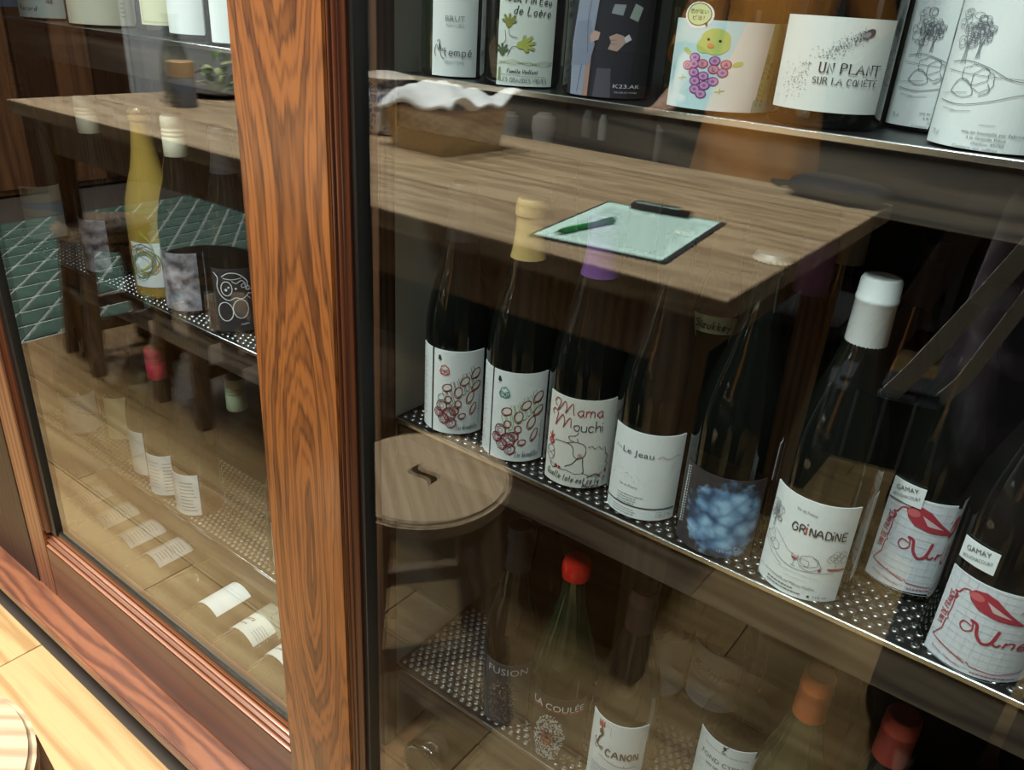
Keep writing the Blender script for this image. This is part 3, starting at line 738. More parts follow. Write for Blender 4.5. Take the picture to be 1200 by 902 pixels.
def art_gt(cut=False):
    a = Art(); c = (.14, .15, .17); tree(a, 20, 92, 1.35, 5 if cut else 6, c); tree(a, 30, 88, .9, 8, c)
    a.line([(10, 66), (24, 68), (40, 64), (56, 56), (74, 55)], .4, c); a.line([(8, 60), (30, 58), (58, 57), (80, 57)], .3, c)
    a.scribble(32, 58, 9, 7, .35, c, 6, 3); a.scribble(38, 54, 7, 8, .35, c, 6, 4); a.line([(16, 44), (20, 52), (26, 54), (32, 48), (33, 42), (24, 40), (16, 44)], .4, c); a.line([(42, 52), (44, 46), (38, 42)], .4, c)
    a.line([(8, 36), (26, 34), (44, 38), (66, 46), (84, 44)], .45, c); a.line([(8, 41), (30, 44)], .25, c); a.line([(20, 28), (36, 30)], .25, c); a.line([(44, 20), (54, 21)], .25, c); a.line([(12, 30), (24, 29)], .25, c)
    a.poly([(66, 50), (70, 50), (69.5, 46.5), (66.5, 46.5)], (.6, .05, .09)); a.line([(65.5, 53), (66, 47), (68, 46), (70, 47), (70.4, 53)], .3, c); a.line([(68, 46), (68, 40)], .3, c)
    a.text('Vin de France', 60, 114, 3.2, c, wid=24); a.hand('GRi', 62, 92, 8, K, .8, shear=0)
    a.text('75 cl', 8, 8, 4, GY, wid=7, ang=0); 
    for i, s in enumerate(('mis en bouteille par Fabrice', 'à la Grande Pièce', 'chaillou 49750', 'Contient des sulfites')): a.text(s, 34+i*4 if i < 3 else 30, 13-i*4.2, 2.6, (.12, .12, .14))
    return a
def art_comet():
    a = Art(); rd = random.Random(4); a.disc(66, 84, 3.4, (.05, .05, .07), ry=4.6, ang=-.5); a.disc(64, 82, 2.2, (.3, .3, .34), 2, 3.2, ang=-.5)
    for i in range(620):
        t = rd.random()**1.5; u = 64-50*t; v = 83-62*t**1.15+rd.gauss(0, 1)*(3.2+7*t); u += rd.gauss(0, 1)*(1.5+4*t)
        if 4 < u < 84 and 6 < v < 92 and not (u > 30 and v < 56): a.disc(u, v, rd.uniform(.22, .5), (.05, .05, .07), n=5)
    a.hand('UN PLANT', 36, 42, 9.5, K, .75, wid=46, shear=0, serif=True); a.hand('SUR LA COMÈTE', 33, 30, 6.4, K, .5, wid=48, shear=0, serif=True); return a
def art_dela():
    a = Art(); a.poly([(0, 0), (42, 0), (66, 96), (0, 96)], (.56, .74, .76), 0); a.poly([(42, 0), (86, 0), (96, 96), (66, 96)], (.80, .74, .68), 0); a.poly([(86, 0), (122, 0), (122, 96), (96, 96)], (.42, .42, .16), 0); a.poly([(84, 0), (122, 0), (122, 14), (85, 14)], (.30, .44, .34), 1)
    a.disc(24, 100, 14, (.82, .84, .82), 1); a.disc(24, 101, 11.4, (.58, .70, .36), 2); a.ring(24, 101, 11.4, .6, (.05, .07, .05), 3, n=24); a.poly([(30, 92), (33, 88), (33, 94)], (.05, .07, .05), 3)
    a.text('恋がない', 24, 102, 3.8, K, wid=17, align='c', lay=4); a.text('ピヨ！', 24, 95.5, 3.8, K, align='c', wid=11, lay=4)
    Y = (.52, .58, .16); a.disc(42, 76, 13, Y, 2, 12); a.disc(33, 69, 7, Y, 2, 8); a.disc(43, 72, 12, Y, 2)
    a.disc(36, 76, 1.3, K, 4); a.disc(46, 75, 1.3, K, 4); a.disc(38.5, 69.5, 3.2, (.72, .30, .10), 4, 2.4)
    P = (.24, .05, .22); P2 = (.55, .28, .50); rr = (.45, .05, .12)
    for i, (u, v) in enumerate([(26, 56), (20, 47), (34, 50), (44, 54), (54, 51), (27, 40), (36, 37), (44, 45), (52, 42), (29, 31), (45, 32), (38, 27), (30, 22), (36, 17.5), (26, 49)]):
        a.disc(u, v, 5, rr if i in (1, 2, 4, 7) else P, 3); a.disc(u, v, 3.9, (.66, .30, .36) if i in (1, 2, 4, 7) else P2, 4); a.disc(u, v, 1.6, P2 if i in (1, 2, 4, 7) else (.3, .12, .3), 5)
    for ch, (u, v) in zip('DELA', [(20, 47), (34, 50), (44, 45), (54, 51)]): a.text(ch, u, v-2, 4.2, (.30, .02, .06), align='c', lay=6)
    for u, v, an in ((18, 62, -.7), (64, 52, .4)): a.disc(u, v, 5, Y, 2, 2.6, ang=an)
    for u, v in ((16, 33), (52, 22)): a.line([(u, v+3), (u, v-3)], .9, Y); a.line([(u-4, v-1), (u+4, v+1)], .9, Y)
    a.text('Petillant Blanc 2024', 6, 14, 3.2, (.42, .60, .62), ang=90)
    for i, (s, sz) in enumerate((('ペティアン ブラン 2024', 4), ('日本ワイン', 3.4), ('果実酒', 4.6), ('アルコール分11%', 3.2), ('酸化防止剤', 3.2))): a.text(s, 91+i*5.6, 6 + (30 if i == 2 else 0), sz, (.06, .08, .05), ang=84)
    a.poly([(115, 74), (121, 74), (121, 90), (115, 90)], (.25, .24, .3), 2); return a
def art_suits():
    a = Art(); S1 = (.30, .33, .42); S2 = (.028, .026, .036); SK = (.55, .36, .30)
    a.poly([(6, 0), (20, 0), (24, 40), (30, 130), (10, 130), (4, 60)], S1, 1); a.poly([(4, 34), (24, 36), (28, 60), (22, 88), (8, 84)], (.24, .27, .36), 2); a.line([(14, 4), (17, 36)], .6, (.12, .13, .18)); a.line([(24, 128), (20, 90), (22, 50)], .6, (.14, .15, .2))
    a.poly([(24, 62), (31, 66), (32, 74), (27, 76), (23, 70)], SK, 3); a.poly([(20, 0), (25, 0), (26, 60), (22, 60)], (.45, .25, .2), 1)
    a.poly([(28, 0), (62, 0), (64, 40), (68, 130), (34, 130), (30, 80)], S2, 1); a.poly([(30, 0), (46, 0), (44, 34), (32, 34)], (.10, .09, .12), 2); a.poly([(54, 120), (60, 130), (50, 130)], (.7, .7, .72), 3)
    a.poly([(40, 56), (48, 54), (52, 60), (56, 66), (52, 72), (46, 74), (40, 70), (42, 64)], SK, 3); a.line([(41, 66), (47, 67)], .6, (.35, .2, .16), 4); a.line([(41, 62), (47, 62)], .6, (.35, .2, .16), 4); a.poly([(55, 64), (60, 68), (57, 74), (53, 70)], (.7, .7, .72), 4)
    a.poly([(56, 92), (64, 88), (68, 104), (60, 108)], (.34, .4, .36), 3); a.poly([(40, 96), (50, 94), (52, 106), (42, 106)], (.32, .34, .36), 3)
    a.text('K23.AK', 47, 12, 4.6, (.75, .75, .76), wid=26, lay=4); a.text('MUSÉ-DI WINE', 49, 6, 2, (.6, .6, .6), wid=22, lay=4); return a
def art_pineau():
    a = Art(); a.hand("100% Pin'Eau", 6, 100, 9.5, K, .75, wid=52, ang=-3, shear=.1); a.hand('de Loère', 16, 86, 9.5, K, .75, wid=42, ang=-3, shear=.1)
    def hand(u, v, c, an, s=1):
        a.disc(u, v, 5*s, c, 2, 4*s, ang=an)
        for k in range(5):
            q = an+(-1.1+k*.55); l = (12 if 0 < k < 4 else 9)*s
            a.line([(u, v), (u+math.cos(q)*l, v+math.sin(q)*l)], 2.5*s, c, 2, sm=False); a.ring(u+math.cos(q)*l, v+math.sin(q)*l, 1.2*s, .3, K)
    hand(12, 74, (.25, .26, .05), 1.5, .9); hand(27, 50, (.48, .52, .10), .2, 1.15); hand(6, 40, (.10, .14, .06), 1.6, .8)
    a.line([(12, 68), (14, 60), (22, 58)], .5, K); a.line([(8, 66), (9, 54), (4, 48)], .5, K); a.line([(12, 36), (16, 46), (22, 48)], .5, K)
    for k in range(3): a.line([(2, 30-k*2), (18, 26+k*3), (34, 30-k*2), (50, 25+k*3), (64, 29)], .35, (.28, .28, .08))
    a.hand('Famille Vaillant', 12, 16, 4.6, K, .5, wid=34, shear=.25); a.line([(4, 13.5), (56, 12)], .25, K); a.hand('LES GRANDES VIGNES', 5, 5, 4.8, (.15, .2, .2), .5, wid=53, shear=0, serif=True); a.poly([(2, 6), (4.4, 6), (4.8, 22), (2.6, 22)], (.3, .3, .1), 2); return a
def art_alsace():
    a = Art(); a.text("D'ALSACE", 30, 104, 6, GY, wid=34, align='c'); a.text('BRUT', 30, 74, 7, GY, wid=24, align='c'); a.text('NATURE', 30, 67, 4.2, (.4, .42, .42), wid=22, align='c')
    a.hand('tempé', 16, 28, 12, (.12, .12, .13), .8, wid=38, shear=0); a.line([(6, 26), (4, 34), (7, 42), (10, 34), (11, 44), (14, 34), (16, 38)], .6, K); a.line([(8, 46), (11, 48), (13, 28), (18, 24)], .6, K); a.text('SÉLECTION', 30, 18, 3.6, GY, wid=24, align='c'); return a
def art_une():
    a = Art(); c = (.42, .04, .06)
    for k in range(14):
        a.line([(0, k*7.5), (92, k*7.5-3)], .3, (.66, .68, .69), 1, sm=False); a.line([(k*7, 0), (k*7+3, 98)], .3, (.68, .69, .71), 1, sm=False)
    a.hand('VIN DE FRANCE', 8.6, 36, 4.6, c, .6, wid=40, ang=86, shear=0)
    a.poly([(20, 84), (24, 89), (32, 91), (40, 88), (52, 77), (62, 69.5), (66, 68), (60, 67), (44, 67.5), (30, 71), (23, 77)], c, 2); a.disc(26.5, 83, 5.4, (.62, .14, .14), 3, 4); a.poly([(34, 83), (44, 78), (54, 72), (40, 74)], (.70, .52, .5), 3)
    a.line([(21, 86), (16, 84), (13, 78), (10, 77), (13, 74), (12, 70)], .9, c); a.line([(11.5, 76), (12, 60), (11, 48), (12.5, 46), (10.5, 44), (10, 32), (4, 20)], .7, c, sm=False); a.line([(4, 20), (20, 16), (34, 11), (36, 13), (38, 10), (56, 8), (76, 12), (88, 20)], .7, c, sm=False)
    a.line([(58, 80), (62, 86), (72, 90), (80, 86), (90, 92)], .7, (.5, .25, .22)); a.line([(60, 79), (68, 82), (72, 78)], .6, (.5, .25, .22)); a.ring(82, 75, 9, .6, (.5, .25, .22), ry=5); a.disc(79, 75.5, 1.7, c); a.disc(85, 75.5, 1.7, c); a.line([(70, 80), (66, 72), (62, 66)], .6, (.5, .25, .22))
    a.line([(30, 52), (24, 54), (22, 48), (26, 44), (31, 48), (30, 56), (28, 58)], .9, c); a.line([(28, 58), (33, 56), (35, 46), (40, 39), (46, 42), (49, 57)], 2.0, c); a.line([(49, 57), (47, 44), (50, 40), (53, 43)], 1.4, c)
    a.hand('ne', 53, 40, 13, c, 1.3, wid=22, shear=.25, gap=.15); a.line([(80, 61), (86, 63), (94, 60)], 1.3, c); a.line([(89, 61), (87, 48), (84, 41), (80, 43)], 1.9, c)
    a.text('Marie P. Jordan', 9, 17, 2.6, c, ang=-10, wid=24); a.text('Louise Thibaudier', 7, 9, 2.4, c, ang=-12, wid=26); a.rows(40, 3.4, 40, 1, 2, 2.2, c, 7); a.ring(4, 24, 2.2, .35, GY); return a
def art_tree_frame(): return Art()
def dots_mass(a, cu, cv, w, h, n, cols, seed, shape):
    rd = random.Random(seed)
    for i in range(n):
        u = rd.uniform(-1, 1); v = rd.uniform(-1, 1)
        if shape(u, v): a.ring(cu+u*w, cv+v*h, rd.uniform(.5, 1.0), .42, cols(u, v, rd), n=6)
def art_coulee():
    a = Art(); W_ = (.75, .75, .72)
    dots_mass(a, 30, 36, 26, 34, 900, lambda u, v, r: (.55, .12, .10) if abs(u+.1) < .28 and -.35 < v < .2 else W_, 4, lambda u, v: (u/1.0)**2+(v*.6+.3)**2 < .8 and u > -.95+.4*max(0, -v) and u < .8+.35*v*(1 if v < 0 else .2))
    a.text('LA COULÉE', 2, 78, 9.5, (.85, .86, .84), wid=70); a.text('LA COULÉE', 2, 75.6, 5, (.55, .10, .07), wid=70, lay=4); a.text('KC TE', 48, 4, 4, (.5, .5, .48)); a.text('VIN', 50, 10, 3, (.5, .5, .48)); return a
def art_fusion():
    a = Art(); dots_mass(a, 30, 38, 24, 34, 420, lambda u, v, r: (.85, .55, .2) if (abs(u+.25) < .3 and .35 < v < .75 and r.random() < .7) else (.30, .26, .22) if r.random() < .6 else (.10, .09, .08), 9, lambda u, v: u*u+(v*.8)**2 < .75 and u < .9+v*.5)
    a.text('FUSION', 6, 82, 10.5, (.55, .56, .55), wid=56); return a
def art_canon():
    a = Art(); a.poly([(14, 96), (15, 104), (17, 99), (19, 104), (21, 99), (23, 104), (24, 94), (15, 92)], (.5, .06, .06)); a.line([(19, 94), (22, 84), (18, 76), (16, 66), (20, 62)], 2.0, K); a.disc(19, 86, 2.6, K, ry=4); a.line([(14, 66), (11, 70), (13, 74)], .7, K)
    a.hand('Le', 12, 60, 9, K, .8, shear=.2); a.hand('CANON', 28, 56, 9.5, K, 1.5, wid=44, shear=0); a.line([(20, 52), (40, 46), (58, 44), (70, 46)], .5, K); a.line([(54, 44), (54, 48)], .4, K); a.line([(26, 100), (32, 98), (32, 86)], .3, GY, sm=False)
    a.rows(10, 34, 30, 7, 3.6, 1.8, GY, 3); return a
def art_fond():
    a = Art(); a.disc(40, 92, 2.2, K); a.line([(38, 96), (41, 94), (44, 97)], .8, K); a.line([(40, 90), (38, 86), (43, 85)], .9, K)
    a.text('Domaine Courtial et Laetitia Ourliac', 14, 84, 2.3, (.1, .1, .1), wid=56, ang=-3); a.text('FOND CYPRÈS', 11, 66, 7, (.08, .08, .08), wid=60, ang=-3); a.text('VIN DE FRANCE', 20, 56, 4, (.08, .08, .08), wid=40, ang=-3)
    a.text('2023', 37, 47, 2.6, GY); a.hand('G', 35, 32, 11, (.42, .05, .07), .9, shear=0); a.rows(14, 22, 50, 4, 4.2, 2, GY, 6); return a
def art_creature():
    a = Art(); W_ = (.82, .82, .80)
    a.line([(4, 92), (10, 84), (8, 70), (14, 56), (24, 50), (34, 54), (44, 52), (54, 60)], .9, W_); a.line([(16, 86), (26, 92), (40, 90), (52, 78), (50, 66)], .9, W_)
    a.ring(22, 68, 8, .9, W_, ry=11); a.disc(21, 66, 2, W_); a.disc(25, 70, 1.4, W_); a.line([(30, 80), (36, 76), (44, 80), (50, 74)], .8, W_); a.ring(46, 72, 3, .7, W_); a.ring(52, 68, 3, .7, W_); a.disc(35, 68, 1.6, W_); a.line([(18, 84), (30, 82), (44, 84)], .7, W_)
    a.ring(18, 32, 11, .9, W_, ry=15); a.ring(40, 36, 11, .9, W_, ry=15); a.line([(52, 64), (58, 66)], .6, W_); a.line([(52, 60), (58, 58)], .6, W_); a.line([(50, 56), (56, 50)], .6, W_); a.text('niseko', 38, 10, 3.6, W_, shear=.2, ang=4); return a
def art_spirograph():
    a = Art(); rd = random.Random(2); cols = [(.05, .30, .30), (.55, .30, .10), (.30, .36, .05), (.08, .08, .10)]
    for i in range(16): a.ring(20+rd.uniform(-5, 5), 40+rd.uniform(-6, 6), rd.uniform(12, 24), .6, cols[i % 4], ry=rd.uniform(14, 34), ang=rd.uniform(0, 3), n=30)
    for k in range(3): a.line([(10, 20+k*2), (34, 40+k), (40, 70), (22, 96-k*3)], .7, (.55, .55, .08))
    a.rows(54, 80, 6, 10, 6, 2, GY); return a
def art_smalltext(w, h, seed, title=None, c=K):
    a = Art(); a.rows(w*.1, h*.82, w*.32, 8, h*.09, 2.0, GY, seed); a.rows(w*.52, h*.80, w*.38, 9, h*.085, 2.4, (.06, .06, .07), seed+1)
    return a
def art_branch():
    a = Art(); a.text('Mille Jan Bar', 14, 74, 3.4, GY, wid=26); a.rows(12, 68, 22, 1, 2, 1.4, GY); a.line([(8, 66), (22, 56), (30, 50), (42, 44), (56, 36), (64, 33)], 1.0, (.06, .05, .05)); a.line([(30, 50), (33, 55)], .6, K); a.line([(44, 43), (47, 37)], .6, K); a.rows(14, 22, 12, 2, 3, 1.4, GY); return a
def art_record():
    a = Art(); a.ring(24, 44, 16, 1.0, (.1, .1, .1), ry=17, n=20); a.disc(24, 46, 11, (.03, .03, .03)); a.disc(24, 46, 4, (.4, .12, .14), 2); a.disc(24, 46, 1.4, (.7, .6, .6), 3); a.line([(10, 28), (46, 26), (48, 60)], .7, GY, sm=False)
    a.hand('Record', 12, 10, 7.5, K, .7, shear=.25); a.text('赤', 58, 42, 8, K); a.text('葡', 58, 32, 8, K); a.text('酒', 58, 22, 8, K); a.hand('f', 2, 28, 12, K, .9); return a
def art_zwein():
    a = Art(); a.hand('HEFEWEIN', 4, 42, 8.5, (.12, .12, .11), .6, wid=40, shear=0, serif=True)
    b_ = Art()
    for i in range(6): b_.rows(86, 12+i*6, 6, 1, 3, 2.5, (.25, .2, .15), i)
    return [a, b_]
def art_cream(): 
    a = Art(); a.line([(4, 4), (66, 4), (66, 90), (4, 90), (4, 4)], .4, (.35, .32, .1), sm=False); a.poly([(12, 34), (56, 34), (56, 84), (12, 84)], (.40, .52, .50), 1); a.scribble(30, 52, 14, 12, .5, (.2, .3, .32), 7, 3); a.hand('Rosé', 44, 14, 6, K, .6, shear=.3); return a
def art_mont():
    a = Art(); a.hand('Montesquiou', 10, 62, 15, (.05, .05, .08), 1.0, wid=64, ang=-6, shear=.3); a.line([(6, 90), (60, 86)], .3, (.4, .42, .5)); a.scribble(24, 36, 16, 8, .4, (.35, .3, .4), 8, 4); a.rows(10, 18, 50, 3, 5, 2, GY); return a
def art_beach():
    a = Art(); a.poly([(0, 42), (78, 42), (78, 70), (0, 70)], (.30, .48, .62), 1); a.poly([(0, 70), (78, 66), (78, 100), (0, 100)], (.72, .62, .42), 1); a.poly([(0, 60), (40, 56), (70, 46), (0, 42)], (.70, .66, .50), 2); a.disc(12, 92, 6, (.68, .28, .10), 3)
    a.rows(10, 32, 34, 2, 5, 2.2, GY); a.text('Maerrm', 26, 20, 6, GY, shear=.2); a.rows(20, 10, 22, 1, 4, 2, GY); return a
def art_terra(c):
    a = Art(); a.poly([(0, 46), (90, 46), (90, 92), (0, 92)], c, 1); a.scribble(30, 68, 18, 12, .8, (.15, .16, .12), 8, 3); a.scribble(62, 62, 14, 12, .8, (.12, .12, .1), 8, 5); a.text('ferra', 10, 26, 10, K, shear=.25); a.text('incognita', 10, 15, 4.5, K, shear=.2); a.rows(52, 30, 28, 5, 5, 2.4, GY); return a

# cloud and mottled prints
def cloud_mat():
    m = bpy.data.materials.new('cloud_print'); m.use_nodes = True; N = m.node_tree.nodes; L = m.node_tree.links; b = N['Principled BSDF']
    uv = N.new('ShaderNodeUVMap'); n = N.new('ShaderNodeTexNoise'); n.inputs['Scale'].default_value = 3.2; n.inputs['Detail'].default_value = 2; n.inputs['Distortion'].default_value = .4
    L.new(uv.outputs[0], n.inputs['Vector'])
    wp = N.new('ShaderNodeVectorMath'); wp.operation = 'MULTIPLY_ADD'; L.new(n.outputs['Color'], wp.inputs[0]); wp.inputs[1].default_value = (.22, .22, 0); L.new(uv.outputs[0], wp.inputs[2])
    # puffs
    vo = N.new('ShaderNodeTexVoronoi'); vo.feature = 'SMOOTH_F1'; vo.inputs['Scale'].default_value = 6.5; vo.inputs['Smoothness'].default_value = .25; L.new(wp.outputs[0], vo.inputs['Vector'])
    n3 = N.new('ShaderNodeTexNoise'); n3.inputs['Scale'].default_value = 11; n3.inputs['Detail'].default_value = 7; L.new(uv.outputs[0], n3.inputs['Vector'])
    # body of the cloud: soft ellipse
    sp = N.new('ShaderNodeVectorMath'); sp.operation = 'SUBTRACT'; L.new(wp.outputs[0], sp.inputs[0]); sp.inputs[1].default_value = (.70, .58, .11)
    sc = N.new('ShaderNodeVectorMath'); sc.operation = 'MULTIPLY'; L.new(sp.outputs[0], sc.inputs[0]); sc.inputs[1].default_value = (2.3, 2.2, 0)
    ln = N.new('ShaderNodeVectorMath'); ln.operation = 'LENGTH'; L.new(sc.outputs[0], ln.inputs[0])
    def mth(op, a, c):
        q = N.new('ShaderNodeMath'); q.operation = op
        for i, z in enumerate((a, c)):
            if isinstance(z, (int, float)): q.inputs[i].default_value = z
            else: L.new(z, q.inputs[i])
        return q.outputs[0]
    mask = N.new('ShaderNodeMapRange'); L.new(mth('ADD', ln.outputs['Value'], mth('MULTIPLY', mth('SUBTRACT', n3.outputs['Fac'], .5), .8)), mask.inputs['Value']); mask.inputs['From Min'].default_value = 1.08; mask.inputs['From Max'].default_value = .86
    lum = N.new('ShaderNodeMapRange'); L.new(mth('ADD', vo.outputs['Distance'], mth('MULTIPLY', mth('SUBTRACT', n3.outputs['Fac'], .5), .5)), lum.inputs['Value']); lum.inputs['From Min'].default_value = .85; lum.inputs['From Max'].default_value = .20
    rp = N.new('ShaderNodeValToRGB'); e = rp.color_ramp.elements; e[0].position = 0; e[0].color = (.045, .085, .16, 1); e[1].position = 1; e[1].color = (.36, .56, .74, 1)
    q = e.new(.5); q.color = (.16, .30, .48, 1); L.new(lum.outputs[0], rp.inputs[0])
    mx = N.new('ShaderNodeMixRGB'); L.new(mask.outputs[0], mx.inputs['Fac']); mx.inputs['Color1'].default_value = (.040, .034, .036, 1); L.new(rp.outputs[0], mx.inputs['Color2']); L.new(mx.outputs[0], b.inputs['Base Color']); b.inputs['Roughness'].default_value = .5
    return m
M_CLOUD = cloud_mat()
M_MOTTLE = mat('mottled_print', (.34, .31, .34), .5, noise=.8, nscale=60)
def art_cloud():
    a = Art()
    b_ = Art()
    for k in range(22): a.poly([(4+.0, 20+k*3), (6.0, 20+k*3), (6.0, 22+k*3), (4, 22+k*3)], (.7, .7, .7)); a.poly([(8, 22+k*3), (9.4, 22+k*3), (9.4, 23.6+k*3), (8, 23.6+k*3)], (.6, .6, .6))
    b_.text('75 cl', 62, 12, 3.2, (.7, .7, .7)); b_.text('12% vol', 52, 7, 3, (.7, .7, .7), wid=14); b_.ring(72, 11, 2.4, .4, (.6, .6, .6)); return [a, b_]

# ------------------------------------------------------------------ the bottles, shelf by shelf
GB = 'bottles on the middle shelf'; GA = 'bottles on the upper shelf'; GC = 'bottles on the lower shelf'
WH = (.74, .77, .76)
def B(*a, **k): return bottle(*a, **k)
side = Art(); side.rows(2, 90, 8, 18, 4.5, 2, GY, 3)
# middle shelf, front row
YF = YS+.052
B('dark bottle with picnic drawing in red and grey, beside the grey divider', -.574, .684, ZB, r=.039, cap=('capsule', (.012, .01, .01)), off=4, label=dict(w=66, h=109, z0=.005, ad=(78, 106), art=art_picnic((.50, .05, .05), False)), back=(-68, 22, 109, .005, WH, side), group=GB)
B('dark bottle with picnic drawing in red and green under green lettering', -.480, .684, ZB, r=.039, cap=('capsule', (.45, .31, .11)), off=4, label=dict(w=68, h=112, z0=.005, ad=(78, 106), art=art_picnic((.03, .25, .18), True)), back=(-69, 22, 112, .005, WH, side), group=GB)
B('dark bottle with dancing figure under curly red handwriting', -.394, .690, ZB, r=.041, cap=('capsule', (.15, .06, .22)), off=-2, label=dict(w=84, h=108, z0=.005, ad=(74, 100), c=(.80, .80, .72), art=art_mama()), group=GB)
B('dark bottle with plain pale label crossed by a black line near its foot', -.3075, .688, ZB, r=.041, cap=('cork', K), off=-4, label=dict(w=84, h=101, z0=.004, ad=(82, 98), art=art_jeau()), back=(96, 24, 60, .03, (.25, .25, .25)), group=GB)
B('dark bottle with blue cloud printed on a brown label', -.220, .687, ZB, r=.0425, cap=('crown', (.80, .76, .68)), off=-4, label=dict(w=92, h=90, z0=.002, mat=M_CLOUD, c=(0, 0, 0), art=art_cloud()), back=(88, 18, 40, .085, (.45, .45, .5)), group=GB)
B('dark bottle with long white capsule and lakeside drawing on white label', -.1285, .687, ZB, r=.0435, cap=('sleeve', (.74, .77, .76)), off=-7, label=dict(w=86, h=104, z0=.001, ad=(92, 112), art=art_grin()), back=(86, 14, 90, .02, (.5, .5, .5)), group=GB)
def sticker(t, r):
    a = Art(); a.text('GAMAY', 15, 12, 4.6, (.05, .05, .06), wid=20, align='c', ang=12); a.text('BOUCHACOURT', 16, 5.4, 3.2, (.12, .12, .14), wid=24, align='c', ang=12)
    s = add('paper_tag', label_mesh(30, 20, r+.0022, .101, WHITE), t, (0, 0, 0), (0, 0, math.radians(-40))); add('print', wrap(a, 30, r+.0022, .101), s)
B('dark bottle with red pepper label, standing behind its neighbours', -.053, .748, ZB, r=.042, cap=('capsule', (.02, .015, .02)), off=20, label=dict(w=92, h=98, z0=.012, c=(.70, .72, .74), art=art_une()), extra=sticker, back=(88, 16, 80, .02, (.5, .5, .52)), group=GB)
B('dark bottle with red pepper label, standing at the shelf edge', .022, .689, ZB, r=.045, cap=('capsule', (.02, .015, .02)), off=17, label=dict(w=98, h=88, z0=.002, ad=(96, 98), c=(.70, .72, .74), art=art_une()), extra=sticker, group=GB)
# middle shelf, back row
def neck_tag(t, r):
    a = Art(); a.hand('Sizukkey', 6, 6, 8.5, (.02, .02, .02), .9, wid=40, ang=-2, shear=.1)
    s = add('neck_tag', label_mesh(54, 19, .0335, .182, paint((.30, .31, .17))), t); add('print', wrap(a, 54, .0335, .182), s)
B('dark bottle with translucent white capsule behind the curly handwriting label', -.405, .795, ZB, cap=('sleeve', (.45, .44, .40)), group=GB)
B('dark bottle with beige capsule behind the pale label', -.302, .792, ZB, cap=('sleeve', (.42, .32, .20)), extra=neck_tag, group=GB)
B('dark bottle with bright purple capsule behind the cloud label', -.209, .785, ZB, cap=('sleeve', (.36, .15, .50)), group=GB)
B('dark bottle with grey beige capsule beside the purple capsule', -.205, .885, ZB, h=.315, cap=('sleeve', (.62, .56, .48)), group=GB)
B('dark bottle with brown capsule behind the green lettered label', -.515, .800, ZB, cap=('capsule', (.03, .015, .01)), group=GB)
B('dark bottle with black capsule behind the white capsule', -.120, .860, ZB, cap=('capsule', (.01, .01, .012)), group=GB)
# middle shelf, left of the divider
B('dark bottle with copper cork and beach label against the cabinet side', -1.66, .70, ZB, kind='spark', h=.315, cap=('foil', (.03, .025, .02)), off=2, label=dict(w=78, h=100, z0=.012, c=(.74, .74, .66), art=art_beach()), group=GB)
B('brown bottle with mottled label seen edge on', -1.392, .684, ZB, r=.040, glass=M_BOTTLE, cap=('screw', (.62, .58, .44)), off=-52, label=dict(w=76, h=92, z0=.012, mat=M_MOTTLE, c=(0, 0, 0)), group=GB)
B('yellow wine bottle with swirling drawing on white label', -1.240, .690, ZB, kind='spark', glass=M_YELLOW, cap=('crown', (.72, .60, .36)), off=-6, label=dict(w=84, h=74, z0=.022, art=art_spirograph()), group=GB)
B('dark bottle with mottled label beside the yellow wine', -1.142, .686, ZB, r=.040, cap=('screw', (.62, .58, .44)), off=-34, label=dict(w=72, h=94, z0=.008, mat=M_MOTTLE, c=(0, 0, 0)), group=GB)
B('black bottle with white line drawing of a round face', -1.025, .686, ZB, r=.041, cap=('capsule', (.02, .02, .022)), off=-2, label=dict(w=64, h=98, z0=.008, c=(.028, .026, .030), art=art_creature()), group=GB)
B('clear yellowish bottle with crown cap behind the yellow wine', -1.330, .800, ZB, kind='spark', glass=M_GOLDG, cap=('crown', (.72, .60, .36)), group=GB)
B('dark bottle with clear neck near the divider post', -.905, .700, ZB, cap=('capsule', (.03, .03, .03)), group=GB)
# upper shelf, right of the divider
B('slim green bottle with narrow white sparkling wine label', -.591, .684, ZA, kind='alsace', r=.036, glass=M_BOTTLEG, off=-2, cap=('capsule', (.3, .3, .3)), label=dict(w=48, h=80, z0=.002, ad=(60, 115), art=art_alsace()), group=GA)
B('bottle with green painted hands on white label', -.506, .684, ZA, r=.040, off=8, cap=('capsule', (.3, .32, .1)), label=dict(w=58, h=86, z0=.002, ad=(66, 118), c=(.78, .82, .74), art=art_pineau()), group=GA)
B('dark bottle printed with two standing men in suits', -.410, YF, ZA, r=.042, off=0, cap=('capsule', (.02, .02, .02)), label=dict(w=84, h=100, z0=.002, ad=(84, 140), c=(.022, .020, .026), art=art_suits()), group=GA)
B('pale bottle with yellow chick and purple grapes label', -.300, .690, ZA, kind='spark', r=.046, glass=M_GOLDG, off=14, cap=('crown', (.7, .6, .3)), label=dict(w=112, h=67, z0=.004, ad=(122, 96), c=(.80, .83, .81), art=art_dela()), group=GA)
B('dark bottle with dotted comet on white label', -.208, .698, ZA, r=.044, off=-2, cap=('capsule', (.02, .02, .02)), label=dict(w=92, h=66, z0=.013, ad=(88, 98), c=(.78, .79, .74), art=art_comet()), group=GA)
B('dark bottle with tall tree drawing, set back between white labels', -.137, .764, ZA, r=.042, off=-6, cap=('capsule', (.7, .7, .7)), label=dict(w=74, h=96, z0=.004, ad=(84, 122), art=art_gt(True)), group=GA)
B('dark bottle with tall tree drawing, at the front of the upper shelf', -.083, .688, ZA, r=.042, off=-10, cap=('capsule', (.7, .7, .7)), label=dict(w=90, h=100, z0=.002, ad=(92, 122), art=art_gt()), group=GA)
